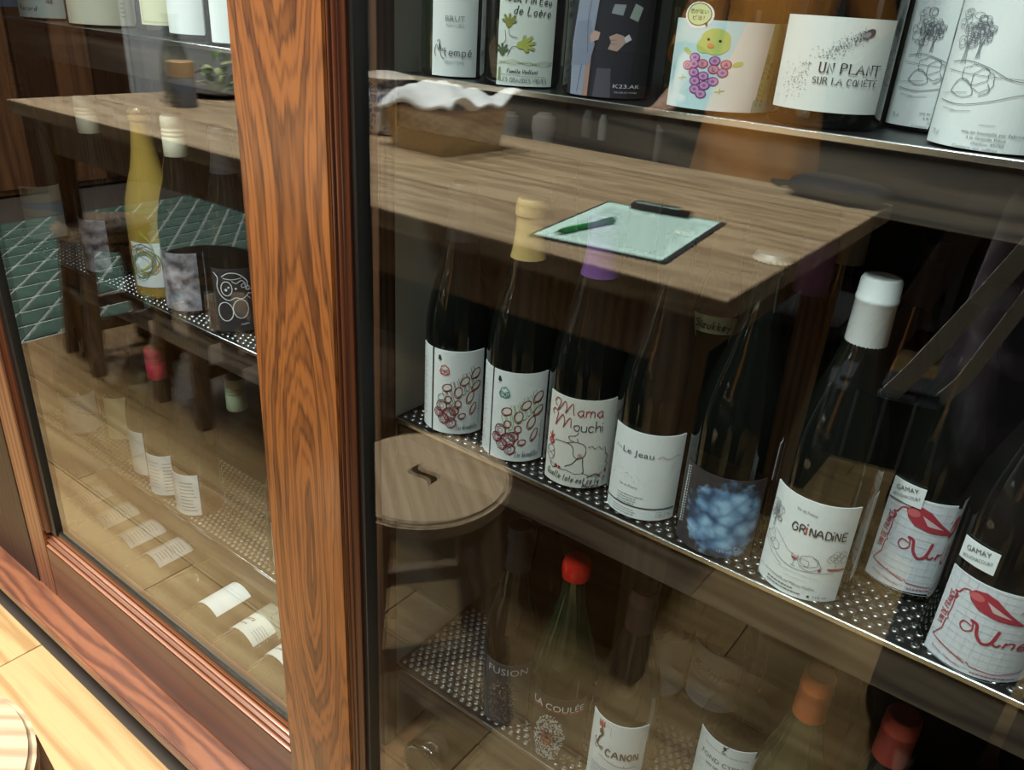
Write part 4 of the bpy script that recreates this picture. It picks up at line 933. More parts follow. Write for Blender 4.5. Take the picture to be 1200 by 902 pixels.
# upper shelf, left of the divider
B('bottle with blue and white label at the cabinet side', -1.655, YF, ZA, r=.038, off=20, label=dict(w=70, h=80, z0=.012, c=(.10, .35, .62)), group=GA)
B('bottle with vinyl record drawn on pale green label', -1.478, YF, ZA, r=.042, off=-20, label=dict(w=92, h=100, z0=.004, c=(.62, .70, .64), art=art_record()), group=GA)
B('wide cream label bottle beside the record label', -1.326, YF+.01, ZA, r=.052, off=0, label=dict(w=120, h=80, z0=.004, c=(.66, .62, .48), art=art_zwein()), group=GA)
B('bottle with framed cream label between white labels', -1.150, .700, ZA, r=.041, off=0, label=dict(w=72, h=92, z0=.014, c=(.72, .70, .46), art=art_cream()), group=GA)
B('bottle with narrow white label on the upper shelf', -1.062, .696, ZA, r=.040, off=-34, label=dict(w=60, h=110, z0=.008, art=None), group=GA)
B('bottle with plain white label beside the figured wooden stile', -.975, YF, ZA, r=.040, off=0, label=dict(w=70, h=110, z0=.004, art=None), group=GA)
# lower shelf, right of the divider
B('smoky bottle with speckled grey label, nearest the divider', -.463, .686, ZC, r=.037, h=.310, off=-4, cap=('capsule', (.01, .01, .012)), label=dict(w=70, h=108, z0=.004, ad=(70, 98), c=(.060, .060, .062), art=art_fusion()), group=GC)
B('bottle with red wax seal and white dotted figure', -.377, .686, ZC, kind='burg', r=.041, off=-3, glass=M_BOTTLEG, cap=('wax', (.62, .02, .012)), label=dict(w=78, h=110, z0=.004, ad=(78, 96), c=(.035, .026, .018), art=art_coulee()), back=(92, 26, 80, .01, (.16, .15, .14)), group=GC)
B('dark bottle with fool figure on white label', -.290, .696, ZC, r=.041, off=-6, cap=('sleeve', (.045, .025, .018)), label=dict(w=80, h=118, z0=.004, ad=(80, 106), art=art_canon()), group=GC)
B('round shouldered clear flask with white label', -.170, .770, ZC, kind='flask', r=.047, h=.285, glass=M_CLEAR, off=-4, cap=('cork', K), label=dict(w=88, h=104, z0=.008, ad=(88, 96), art=art_fond()), group=GC)
B('dark bottle with black script on white label behind the flask', -.238, .880, ZC, r=.042, off=-8, cap=('capsule', (.03, .02, .02)), label=dict(w=84, h=100, z0=.03, c=(.66, .69, .74), art=art_mont()), group=GC)
B('dark bottle with pale grey label behind the fool label', -.318, .850, ZC, r=.042, off=34, label=dict(w=70, h=100, z0=.03, c=(.40, .41, .40)), cap=('capsule', (.03, .02, .02)), group=GC)
B('dark bottle with orange capsule on the lower shelf', -.088, .700, ZC, glass=M_BOTTLEG, cap=('sleeve', (.55, .13, .035)), group=GC)
B('dark bottle with dull red capsule at the lower shelf edge', -.006, .700, ZC, cap=('sleeve', (.34, .05, .03)), group=GC)
B('dark bottle behind the smoky speckled label', -.500, .800, ZC, cap=('capsule', (.02, .02, .02)), group=GC)
B('dark bottle with small red cap behind the orange capsule', -.075, .830, ZC, h=.285, cap=('wax', (.35, .04, .02)), group=GC)
# lower shelf, left of the divider
B('dark bottle with thin branch on white label at the cabinet side', -1.632, .684, ZC, r=.038, off=4, cap=('capsule', (.05, .03, .02)), label=dict(w=72, h=86, z0=.012, art=art_branch()), group=GC)
tw = B('clear bottle of pale gold wine with plain back label', -1.475, .700, ZC, kind='bord', r=.042, glass=M_GOLDG, off=0, cap=('cork', K), label=dict(w=70, h=92, z0=.055, c=(.50, .42, .22), art=None), group=GC)
B('dark bottle with narrow white label beside the gold wine', -1.373, .700, ZC, r=.041, glass=M_BOTTLEG, off=-58, cap=('capsule', (.02, .02, .02)), label=dict(w=78, h=96, z0=.012, art=None), back=(-84, 16, 110, .012, (.30, .40, .55)), group=GC)
B('dark bottle with red screw cap and white label of small print', -1.287, .684, ZC, r=.041, off=-22, cap=('screw', (.55, .03, .06)), label=dict(w=70, h=86, z0=.012, art=art_smalltext(70, 86, 3)), group=GC)
B('dark bottle with white label turned half away', -1.198, .684, ZC, r=.041, off=-50, cap=('capsule', (.02, .02, .02)), label=dict(w=74, h=86, z0=.008, art=art_smalltext(74, 86, 5)), group=GC)
B('bottle with pale green screw cap', -1.078, .705, ZC, kind='bord', h=.305, cap=('screw', (.42, .48, .32)), glass=M_CLEAR, r=.039, group=GC)
B('dark bottle with white label half hidden by the wooden stile', -.935, .692, ZC, r=.041, off=2, cap=('capsule', (.3, .08, .04)), label=dict(w=76, h=96, z0=.012, art=art_smalltext(76, 96, 8)), group=GC)
# bottles lying on the cabinet floor, feet towards the glass
def lying(desc, x, y, lab=None, glass=None, r=.040, roll=0):
    t = thing('wine_bottle', desc, 'bottle', (x, y, ZF+r), 0, 'bottles lying on the cabinet floor')
    t.rotation_euler = (-math.pi/2, math.radians(roll), 0)       # neck points into the cabinet
    me, p = body_mesh('burg', glass or M_CLEAR2, r, .300); add('glass_body', me, t); closure('cork', p, .300, K, t)
    if 'stipple' not in _meshcache:
        mb = MB()
        for k in range(40):
            q = 2*math.pi*k/40; mb.lathe([(.0004, -.0016), (.0013, -.0009), (.0016, 0), (.0012, .0010)], 7, (.0335*math.cos(q), .0335*math.sin(q), .0006))
        _meshcache['stipple'] = mb.mesh('base_stipple', [mat('stipple_glass', (.10, .08, .04), .05, spec=1.0)])
    st = add('base_stipple', _meshcache['stipple'], t); st['kind'] = 'stuff'
    if lab:
        w, h, z0, c, art = lab; lo = add('label', label_mesh(w, h, r+.0007, z0, paint(c)), t, (0, 0, 0), (0, 0, 0))
        if art: add('print', wrap(art, w, r+.0007, z0), lo)
M_CLEAR2 = mat('olive_bottle_glass', (.055, .042, .018), .05, spec=.8)
LY = [(-1.50, (60, 70, .075, (.34, .33, .30), art_smalltext(60, 70, 1))), (-1.405, (66, 74, .075, (.44, .42, .38), art_smalltext(66, 74, 2))), (-1.312, (66, 74, .075, (.40, .40, .38), art_smalltext(66, 74, 4))), (-1.222, (66, 70, .08, (.48, .47, .45), art_smalltext(66, 70, 5))),
      (-1.127, None), (-1.030, (62, 70, .07, (.72, .74, .72), None)), (-.935, (76, 84, .07, (.62, .62, .56), art_terra((.26, .26, .2)))), (-.842, (76, 84, .07, (.62, .62, .56), art_terra((.30, .34, .18)))), (-.745, None)]
LD = ['lying bottle with faint label at the cabinet side', 'lying bottle with grey label, second from the cabinet side', 'lying bottle with pale text label, third from the cabinet side', 'lying bottle with pale text label beside the unlabelled one', 'lying bottle without label between labelled ones', 'lying bottle with plain white label', 'lying bottle with grey landscape and italic title label', 'lying bottle with green landscape and italic title label', 'lying bottle without label beside the divider post']
for (x, lab), dsc in zip(LY, LD): lying(dsc, x, .505, lab)
for x, dsc in ((-.545, 'dark lying bottle under the lower shelf beside the divider'), (-.45, 'dark lying bottle below the speckled grey label'), (-.355, 'dark lying bottle below the dotted figure label')): lying(dsc, x, .60, None, M_BOTTLE)

# ------------------------------------------------------------------ furniture in front of the cabinet (seen mirrored in the doors)
def bx(mats, *boxes, bevel=.002, seg=2):
    mb = MB()
    for b in boxes: mb.box(*b)
    return mb.mesh('box', mats, bevel, seg)
TZ = .75
tb = thing('dining_table', 'long rustic wooden table opposite the wine cabinet', 'table', (-1.43, -.55, 0))
tx0, tx1, ty0, ty1 = -1.06, 1.08, -.40, .43
for i in range(4):
    w_ = (ty1-ty0)/4; add('tabletop_board', bx([M_TABLE], (tx0, tx1, ty0+i*w_+.0006, ty0+(i+1)*w_-.0006, TZ-.034, TZ), bevel=.0015), tb)
for y in (ty0+.05, ty1-.075): add('apron', bx([M_STOOLEG], (tx0+.09, tx1-.09, y, y+.025, TZ-.135, TZ-.0345)), tb)
for x in (tx0+.065, tx1-.09): add('apron', bx([M_STOOLEG], (x, x+.025, ty0+.0755, ty1-.0755, TZ-.135, TZ-.0345)), tb)
for x in (tx0+.05, tx1-.115):
    for y in (ty0+.04, ty1-.105):
        dx = .025 if x > 0 else -.025
        add('leg', MB().add([(x+a+dx*q*0, y+b, z) for z, q in ((0, 1), (TZ-.0346, 0)) for a, b in ((.008*(z == 0), .008*(z == 0)), (.065-.008*(z == 0), .008*(z == 0)), (.065-.008*(z == 0), .065-.008*(z == 0)), (.008*(z == 0), .065-.008*(z == 0)))], [(0, 3, 2, 1), (4, 5, 6, 7), (0, 1, 5, 4), (1, 2, 6, 5), (2, 3, 7, 6), (3, 0, 4, 7)]).mesh('leg', [M_STOOLEG], .002), tb)

def seat_mesh(r, th, leaf):
    bm = bmesh.new(); n = 48
    out = [bm.verts.new((r*math.cos(2*math.pi*k/n), r*math.sin(2*math.pi*k/n), 0)) for k in range(n)]
    eds = [bm.edges.new((out[k], out[(k+1) % n])) for k in range(n)]
    lf = [bm.verts.new((x, y, 0)) for x, y in leaf]; m = len(lf)
    eds += [bm.edges.new((lf[k], lf[(k+1) % m])) for k in range(m)]
    bmesh.ops.triangle_fill(bm, edges=eds, use_beauty=True)
    f = bm.faces[:]; ex = bmesh.ops.extrude_face_region(bm, geom=f)
    for v in ex['geom']:
        if isinstance(v, bmesh.types.BMVert): v.co.z -= th
    bmesh.ops.recalc_face_normals(bm, faces=bm.faces)
    es = [e for e in bm.edges if len(e.link_faces) == 2 and e.calc_face_angle(0) > 1.0 and all(math.hypot(v.co.x, v.co.y) > r*.98 for v in e.verts)]
    bmesh.ops.bevel(bm, geom=es, offset=.006, segments=3, affect='EDGES')
    me = bpy.data.meshes.new('seat'); bm.to_mesh(me); bm.free(); me.materials.append(M_STOOL); return me
LEAF = []
for k in range(10): t_ = k/9; LEAF.append((-.032+.064*t_, .014*math.sin(math.pi*t_)+.012*math.sin(2*math.pi*t_)))
for k in range(8, 0, -1): t_ = k/9; LEAF.append((-.032+.064*t_, -.010*math.sin(math.pi*t_)+.012*math.sin(2*math.pi*t_)))
_seat = seat_mesh(.132, .030, LEAF)
def stool(desc, x, y, rz, h=.42):
    t = thing('wooden_stool', desc, 'stool', (x, y, 0), math.radians(rz), 'round wooden stools')
    add('seat', _seat, t, (0, 0, h))
    P = []
    for sx in (-1, 1):
        for sy in (-1, 1):
            a = Vector((sx*.078, sy*.078, h-.0305)); b = Vector((sx*.112, sy*.112, 0)); P.append((a, b))
            add('leg', MB().beam(b, a, .036, .036).mesh('leg', [M_STOOLEG], .002), t)
    def at(i, z): a, b = P[i]; q = z/(h-.0305); return b.lerp(a, q)
    for i, j, z in ((0, 1, .15), (2, 3, .15), (0, 2, .21), (1, 3, .21)):
        add('stretcher', MB().beam(at(i, z), at(j, z), .020, .032).mesh('stretcher', [M_STOOLEG], .0015), t)
    for i, j in ((0, 3), (1, 2)): add('seat_batten', MB().beam(at(i, h-.048-(.026 if i else 0)), at(j, h-.048-(.026 if i else 0)), .026, .024).mesh('seat_batten', [M_STOOLEG], .0015), t)
    return t
stool('round wooden stool with leaf shaped hole, in front of the cabinet door', -.705, .055, 38)
stool('round wooden stool tucked under the table end by the green tiles', -2.33, -.245, 8)
stool('round wooden stool tucked under the table below the carafe', -1.84, -.26, 4)

# clipboard and pen
cb = thing('clipboard', 'clipboard with pale green order sheet on the table', 'clipboard', (-.612, -.339, TZ), math.radians(-7.5))
add('board', bx([mat('clipboard_board', (.03, .035, .04), .4)], (-.113, .113, -.155, .155, 0, .003), bevel=.001), cb)
pa = add('paper', bx([mat('paper_green', (.60, .78, .68), .7)], (-.105, .105, -.140, .150, .0031, .0046), bevel=0), cb)
mb = MB(); rd = random.Random(3)
for i in range(26):
    y = .125-i*.0092; x = -.085
    while x < .085:
        l = rd.uniform(.006, .022); mb.add([(x, y, .00475), (x+l, y, .00475), (x+l, y+.0022, .00475), (x, y+.0022, .00475)], [(0, 1, 2, 3)]); x += l+.004
o = add('print', mb.mesh('print', [mat('print_grey', (.20, .26, .24), .7)]), pa); o['kind'] = 'stuff'
ck = add('clip', MB().prism([(-.150, .003), (-.118, .006), (-.120, .012), (-.135, .016), (-.152, .012)], 'x', -.055, .055).mesh('clip', [mat('clip_steel', (.6, .6, .6), .2, 1)], .001), cb)
add('clip_lever', MB().tube([(-.04, -.128, .014), (-.04, -.112, .022), (.04, -.112, .022), (.04, -.128, .014)], .0025, 8).mesh('clip_lever', [mat('clip_steel', (.6, .6, .6), .2, 1)]), ck)
pn = thing('pen', 'green ballpoint pen lying on the clipboard paper', 'pen', (-.657, -.270, TZ+.0095), math.radians(99))
add('barrel', MB().tube([(-.07, 0, 0), (-.062, 0, 0), (.04, 0, 0), (.062, 0, 0)], [.0028, .0047, .0047, .0042], 12).mesh('barrel', [mat('pen_green', (.03, .22, .05), .3)]), pn)
add('tip', MB().tube([(.062, 0, 0), (.072, 0, 0), (.076, 0, 0)], [.0040, .0018, .0006], 10).mesh('tip', [mat('pen_tip', (.03, .12, .04), .3)]), pn)
add('pocket_clip', MB().box(-.066, -.03, -.0015, .0015, .0045, .0062).mesh('pocket_clip', [mat('pen_green', (.03, .22, .05), .3)]), pn)

# basket with cloth, jug
def weave_mat():
    m = bpy.data.materials.new('woven_bamboo'); m.use_nodes = True; N = m.node_tree.nodes; L = m.node_tree.links; b = N['Principled BSDF']
    tc = N.new('ShaderNodeTexCoord'); mp = N.new('ShaderNodeMapping'); mp.inputs['Rotation'].default_value = (.785, .785, .785); L.new(tc.outputs['Object'], mp.inputs[0])
    ch = N.new('ShaderNodeTexChecker'); ch.inputs['Scale'].default_value = 90; ch.inputs['Color1'].default_value = (.66, .46, .23, 1); ch.inputs['Color2'].default_value = (.46, .29, .12, 1); L.new(mp.outputs[0], ch.inputs['Vector']); L.new(ch.outputs['Color'], b.inputs['Base Color'])
    bp = N.new('ShaderNodeBump'); bp.inputs['Distance'].default_value = .002; L.new(ch.outputs['Fac'], bp.inputs['Height']); L.new(bp.outputs[0], b.inputs['Normal']); b.inputs['Roughness'].default_value = .5; return m
M_WEAVE = weave_mat()
bk = thing('bread_basket', 'square woven bamboo basket holding a white cloth on the table', 'basket', (-1.305, -.66, TZ), math.radians(3))
def basket_shell():
    mb = MB(); hx, hy, H, t = .088, .105, .095, .004
    rings = [(hx*.93, hy*.93, 0), (hx*1.04, hy*1.04, H), (hx*1.04-t, hy*1.04-t, H), (hx*.93-t, hy*.93-t, t)]; v = []
    for a, b, z in rings: v += [(-a, -b, z), (a, -b, z), (a, b, z), (-a, b, z)]
    f = [(3, 2, 1, 0)]
    for i in range(3):
        for k in range(4): f.append((i*4+k, i*4+(k+1) % 4, (i+1)*4+(k+1) % 4, (i+1)*4+k))
    f.append((12, 13, 14, 15)); return mb.add(v, f).mesh('shell', [M_WEAVE])
sh = add('shell', basket_shell(), bk)
mb = MB(); a, b = .088*1.04, .105*1.04
add('rim', MB().tube([(-a, -b, .095), (a, -b, .095), (a, b, .095), (-a, b, .095), (-a, -b, .095)], .0045, 8).mesh('rim', [mat('bamboo_rim', (.36, .17, .06), .45)]), bk)
def cloth():
    n = 44; v = []; f = []
    for j in range(n+1):
        for i in range(n+1):
            u = i/n*2-1; w = j/n*2-1
            x = u*.125; y = w*.118
            z = .112+.024*math.cos(u*2.1+.4)*math.cos(w*1.7-.3)+.008*math.sin(u*6+w*3)+.006*math.sin(w*9-u*4)
            if x < -.090: q = (-.090-x)/.035; z -= q*.070; x = -.090-.010-(.010*q)
            if y > .104: z -= (y-.104)*1.2
            if x > .07: z += (x-.07)*.25
            v.append((x, y, z+.002))
    for j in range(n):
        for i in range(n): q = j*(n+1)+i; f.append((q, q+1, q+n+2, q+n+1))
    me = MB().add(v, f, 0, True).mesh('cloth', [mat('white_cloth', (.78, .78, .76), .9, bump=.3, nscale=400)]); return me
o = add('cloth_napkin', cloth(), None, (-1.305, -.66, TZ), (0, 0, math.radians(3))); tag(o, 'folded white cloth heaped over the woven basket', 'cloth')
md = o.modifiers.new('thick', 'SOLIDIFY'); md.thickness = .006; md.offset = 1
def glaze():
    m = bpy.data.materials.new('blue_white_glaze'); m.use_nodes = True; N = m.node_tree.nodes; L = m.node_tree.links; b = N['Principled BSDF']
    tc = N.new('ShaderNodeTexCoord'); v = N.new('ShaderNodeTexVoronoi'); v.feature = 'DISTANCE_TO_EDGE'; v.inputs['Scale'].default_value = 55; L.new(tc.outputs['Object'], v.inputs['Vector'])
    r = N.new('ShaderNodeValToRGB'); r.color_ramp.interpolation = 'CONSTANT'; e = r.color_ramp.elements; e[0].color = (.62, .56, .52, 1); e[1].position = .10; e[1].color = (.05, .07, .16, 1); q = e.new(.3); q.color = (.35, .40, .5, 1); L.new(v.outputs['Distance'], r.inputs[0]); L.new(r.outputs[0], b.inputs['Base Color']); b.inputs['Roughness'].default_value = .15; return m
jg = thing('ceramic_jug', 'blue and white patterned ceramic jar behind the basket', 'jug', (-1.535, -.690, TZ))
add('jar_body', MB().lathe([(.040, 0), (.050, .004), (.060, .03), (.064, .07), (.058, .105), (.045, .125), (.048, .135), (.042, .136), (.040, .125)], 32).mesh('jar_body', [glaze()]), jg)
add('lid', MB().lathe([(.0, .150), (.025, .149), (.056, .142), (.062, .137), (.060, .135), (.0, .135)], 32, sx=1.25).mesh('lid', [mat('lid_cream', (.60, .52, .44), .4)]), jg)

# carafe, jar, plate of greens
cf = thing('water_carafe', 'clear glass carafe of water on the table', 'carafe', (-2.27, -.50, TZ))
add('vessel', MB().lathe([(.0, .004), (.036, .0), (.040, .006), (.041, .10), (.034, .135), (.020, .17), (.018, .215), (.024, .235), (.022, .235), (.016, .215), (.018, .17), (.032, .133), (.038, .10), (.037, .01), (0, .009)], 32).mesh('vessel', [glassmat('carafe_glass', (.85, .88, .87), r0=.16)]), cf)
add('water', MB().lathe([(0, .010), (.0365, .011), (.0375, .085), (0, .085)], 28).mesh('water', [glassmat('water', (.70, .76, .78), r0=.08)]), cf)
jr = thing('glass_jar', 'squat glass jar with amber lid beside the carafe', 'jar', (-2.17, -.455, TZ))
add('vessel', MB().lathe([(0, .003), (.034, 0), (.036, .004), (.036, .075), (.032, .082), (.030, .082), (.033, .074), (.033, .006), (0, .006)], 28).mesh('vessel', [mat('smoky_glass', (.12, .13, .15), .1)]), jr)
add('lid', MB().lathe([(.0345, .080), (.0360, .082), (.0360, .118), (.033, .121), (0, .121)], 28).mesh('lid', [mat('amber_lid', (.42, .24, .09), .4)]), jr)
pl = thing('salad_plate', 'dark rimmed plate heaped with green leaves on the table', 'plate', (-2.33, -.69, TZ))
add('dish', MB().lathe([(0, .002), (.06, 0), (.075, .003), (.115, .016), (.118, .019), (.113, .019), (.072, .007), (0, .006)], 36).mesh('dish', [mat('plate_dark', (.10, .09, .085), .25)]), pl)
rd = random.Random(8)
for i in range(22):
    L_ = rd.uniform(.035, .06); v = []; f = []; n = 5
    for k in range(n+1):
        q = k/n; wv = L_*.35*math.sin(math.pi*min(.97, q+.05))
        for sgn in (-1, 0, 1): v.append((sgn*wv, q*L_, .012*math.sin(q*3)-(abs(sgn)*.004)))
    for k in range(n):
        for c in (0, 1): f.append((k*3+c, k*3+c+1, k*3+c+4, k*3+c+3))
    lf = add('leaf', MB().add(v, f, 0, True).mesh('leaf', [mat('leaf_green_%d' % (i % 3), [(.10, .20, .05), (.22, .32, .12), (.40, .45, .22)][i % 3], .5)]), pl, (rd.uniform(-.055, .055), rd.uniform(-.055, .055), .016+.085*(i/21)**1.5), (rd.uniform(-.2, .9), rd.uniform(-.3, .3), rd.uniform(0, 6.28)))
bgb = thing('black_pouch', 'soft black pouch lying on the far table corner', 'pouch', (-.455, -.905, TZ), .25)
def blob(hx, hy, hz, m, seed=1, n=20):
    rd = random.Random(seed); v = []; f = []
    for j in range(n+1):
        th = math.pi*j/n
        for i in range(n*2):
            ph = math.pi*i/n; q = 1+.10*math.sin(3*ph+seed)*math.sin(th)+.05*math.sin(7*ph)
            sx = math.copysign(abs(math.cos(ph))**.6, math.cos(ph)); sy = math.copysign(abs(math.sin(ph))**.6, math.sin(ph))
            v.append((hx*q*sx*math.sin(th)**.7, hy*q*sy*math.sin(th)**.7, hz*(1+math.cos(th))))
    for j in range(n):
        for i in range(n*2): f.append((j*2*n+i, j*2*n+(i+1) % (2*n), (j+1)*2*n+(i+1) % (2*n), (j+1)*2*n+i))
    return MB().add(v, f, 0, True).mesh('blob', [m])
M_BLK = mat('black_fabric', (.008, .008, .009), .75)
add('pouch_body', blob(.10, .065, .022, M_BLK, 2), bgb); add('strap', MB().tube([(-.09, 0, .015), (-.13, .01, .006), (-.16, -.01, .005), (-.13, -.03, .005), (-.09, -.02, .01)], .005, 8).mesh('strap', [M_BLK]), bgb)

# low black rack with canisters beyond the table
rk = thing('low_rack', 'low black rack with two boards behind the long table', 'rack', (-1.6, -2.35, 0))
for z in (.12, .47): add('board', bx([M_CABIN], (-1.3, 1.3, -.18, .18, z, z+.025)), rk)
for x in (-1.28, 0, 1.25):
    for y in (-.17, .14): add('upright', bx([M_CABIN], (x, x+.03, y, y+.03, 0, .80)), rk)
add('back_board', bx([M_CABIN], (-1.3, 1.3, -.2, -.181, 0, .9)), rk)
for i, (x, c, h_, r_) in enumerate(((-2.36, (.62, .58, .54), .11, .05), (-2.16, (.66, .60, .56), .13, .055), (-1.93, (.25, .24, .23), .17, .022), (-1.85, (.55, .55, .55), .16, .018), (-1.60, (.60, .60, .60), .15, .04), (-.95, (.5, .46, .40), .10, .03))):
    o = add('canister', MB().lathe([(r_*.7, 0), (r_*.8, .003), (r_, h_*.5), (r_*.95, h_*.86), (r_*.6, h_*.95), (r_*.6, h_), (0, h_)], 24).mesh('canister', [mat('canister_%d' % i, c, .3)]), None, (x, -2.30, .495))
    tag(o, ['squat cream canister on the low black rack', 'round pale pot beside the cream canister', 'slim grey bottle on the low black rack', 'slim white bottle beside the grey one', 'white jug shaped canister on the low black rack', 'small beige pot at the rack end'][i], 'canister', 'containers on the low rack')

# added black bench hiding lit floor beyond the table, in place of shade
bn = thing('floor_blocker', 'added low black bench along the far side of the table', 'blocker', (-1.42, -1.19, 0))
add('blocker_body', bx([M_CABIN], (-1.03, 1.02, -.16, .16, .0, .385), bevel=.004), bn)
for i in range(3): add('blocker_top', bx([mat('blocker_black', (.012, .011, .011), .85)], (-1.03+i*.684, -1.03+i*.684+.68, -.165, .165, .3855, .435), bevel=.015, seg=3), bn)

# dark chair beyond the table
ch = thing('wooden_chair', 'dark wooden chair behind the table next to the orange dress', 'chair', (-1.55, -1.60, 0), math.radians(185))
MC = M_DARKWOOD
add('seat', bx([MC], (-.21, .21, -.2, .2, .42, .45)), ch)
for sx in (-1, 1):
    add('leg', bx([MC], (sx*.19-.018, sx*.19+.018, -.195, -.16, 0, .419)), ch); add('leg', bx([MC], (sx*.19-.018, sx*.19+.018, .16, .195, 0, .419)), ch)
    add('back_post', bx([MC], (sx*.19-.018, sx*.19+.018, .165, .199, .451, .84)), ch)
for z in (.58, .78): add('back_slat', bx([MC], (-.171, .171, .172, .192, z, z+.055)), ch)

# ------------------------------------------------------------------ people
SKIN = mat('skin', (.56, .34, .25), .5); HAIR = mat('dark_hair', (.012, .009, .007), .45); SHOE = mat('black_shoe', (.01, .01, .01), .4)
def skin_mesh(name, V, E, Rr, root, m, parent, sub=2):
    me = bpy.data.meshes.new(name); me.from_pydata([tuple(v) for v in V], E, []); me.materials.append(m)
    o = add(name, me, parent); md = o.modifiers.new('skin', 'SKIN'); md.use_smooth_shade = True
    sk = me.skin_vertices[0].data if me.skin_vertices else None
    if sk is None:
        bm = bmesh.new(); bm.from_mesh(me); bm.verts.layers.skin.verify(); bm.to_mesh(me); bm.free(); sk = me.skin_vertices[0].data
    for i, r in enumerate(Rr): sk[i].radius = (r, r) if not isinstance(r, tuple) else r; sk[i].use_root = (i == root)
    s2 = o.modifiers.new('sub', 'SUBSURF'); s2.levels = sub; s2.render_levels = sub
    return o
def person(desc, loc, rz, J, height=1.64):
    """J: hand targets (local), palm directions and finger curl; the figure faces +y"""
    t = thing('person', desc, 'person', loc, rz)
    s = height/1.64; V = []; E = []; Rr = []
    def v(p, r, par=None):
        V.append(Vector(p)*1.0); Rr.append(r)
        if par is not None: E.append((par, len(V)-1))
        return len(V)-1
    pel = v((0, 0, .90*s), (.13, .10)); wst = v((0, .005, 1.05*s), (.115, .085), pel); che = v((0, .0, 1.22*s), (.135, .095), wst); nb = v((0, -.005, 1.37*s), (.065, .06), che)
    nk = v((0, .005, 1.43*s), (.050, .05), nb); hd = v((0, .018, 1.50*s), (.066, .078), nk); hd2 = v((0, .014, 1.575*s), (.074, .086), hd); v((0, .008, 1.635*s), (.045, .055), hd2)
    for sx in (-1, 1):
        hp = v((sx*.085, 0, .84*s), .085, pel); kn = v((sx*.095, .012, .47*s), .055, hp); an = v((sx*.10, -.01, .09*s), .036, kn); ft = v((sx*.105, .03, .045), (.035, .03), an); v((sx*.11, .15, .03), (.035, .02), ft)
        sh = v((sx*.155, -.005, 1.335*s), .052, che); H = J[sx]; el = v(H['elbow'], .040, sh); wr = v(H['wrist'], (.026, .022), el)
        f = Vector(H['fwd']).normalized(); u = Vector(H['up']).normalized(); side = f.cross(u)
        w0 = Vector(H['wrist']); pm = v(w0+f*.045, (.030, .016), wr); p2 = v(w0+f*.080, (.036, .013), pm)
        for k, (o_, ln) in enumerate(((-.028, .060), (-.009, .072), (.010, .068), (.028, .054))):
            b0 = w0+f*.092+u*o_; c = H['curl']; a1 = f*math.cos(c)+side*math.sin(c)*H['cs']; a2 = f*math.cos(c*2)+side*math.sin(c*2)*H['cs']
            i1 = v(b0, .0088, p2); i2 = v(b0+a1*ln*.5, .0082, i1); v(b0+a1*ln*.5+a2*ln*.5, .0070, i2)
        th = v(w0+f*.045+u*.034*H['ts'], .011, pm); th2 = v(w0+f*.070+u*.052*H['ts']+side*.010*H['cs'], .0098, th); v(w0+f*.098+u*.056*H['ts']+side*.022*H['cs'], .0082, th2)
    b = skin_mesh('body', V, E, Rr, pel, SKIN, t)
    hz = 1.575*s
    mb = MB()
    # face
    for sx in (-1, 1): add('eye', MB().lathe([(0, -.006), (.008, -.004), (.010, 0), (.008, .004), (0, .006)], 12).mesh('eye', [mat('eye', (.02, .015, .012), .2)]), b, (sx*.030, .098, hz-.020), (math.pi/2, 0, 0))
    add('nose', MB().lathe([(.013, -.018), (.014, -.012), (.008, .01), (.004, .026)], 12, sy=1.1).mesh('nose', [SKIN]), b, (0, .104, hz-.050))
    add('mouth', MB().tube([(-.020, .094, hz-.088), (0, .101, hz-.088), (.020, .094, hz-.088)], [.002, .005, .002], 8).mesh('mouth', [mat('lips', (.42, .14, .12), .4)]), b)
    for sx in (-1, 1): add('ear', MB().lathe([(0, -.028), (.010, -.02), (.012, .01), (.008, .026), (0, .03)], 10, sx=.5, sy=1.2).mesh('ear', [SKIN]), b, (sx*.080, .012, hz-.03))
    prof = []
    v_ = []; f_ = []; n = 24
    for j in range(13):
        th = math.pi*.72*j/12
        for i in range(n):
            ph = 2*math.pi*i/n; front = max(0, math.sin(ph)); q = min(th, math.pi*(.72-.36*front**1.5))
            v_.append((.092*math.sin(q)*math.cos(ph), .104*math.sin(q)*math.sin(ph)-.004, hz+.004+.098*math.cos(q)))
    for j in range(12):
        for i in range(n): f_.append((j*n+i, j*n+(i+1) % n, (j+1)*n+(i+1) % n, (j+1)*n+i))
    h = add('hair', MB().add(v_, f_, 0, True).mesh('hair', [HAIR]), t); q = h.modifiers.new('s', 'SOLIDIFY'); q.thickness = .012
    return t, s
def garment(name, rings, m, parent, folds=9, amp=.03, seg=56):
    """stack of elliptical sections (cx, cy, z, rx, ry)"""
    v = []; f = []
    zt = rings[0][2]; zb = rings[-1][2]
    for cx, cy, z, rx, ry in rings:
        k = (zt-z)/(zt-zb)
        for i in range(seg):
            a = 2*math.pi*i/seg; q = 1+amp*k*math.sin(folds*a+3*k)
            v.append((cx+rx*q*math.cos(a), cy+ry*q*math.sin(a), z))
    for j in range(len(rings)-1):
        for i in range(seg): f.append((j*seg+i, j*seg+(i+1) % seg, (j+1)*seg+(i+1) % seg, (j+1)*seg+i))
    o = add(name, MB().add(v, f, 0, True).mesh(name, [m]), parent); md = o.modifiers.new('s', 'SOLIDIFY'); md.thickness = .005; md.offset = 1; return o
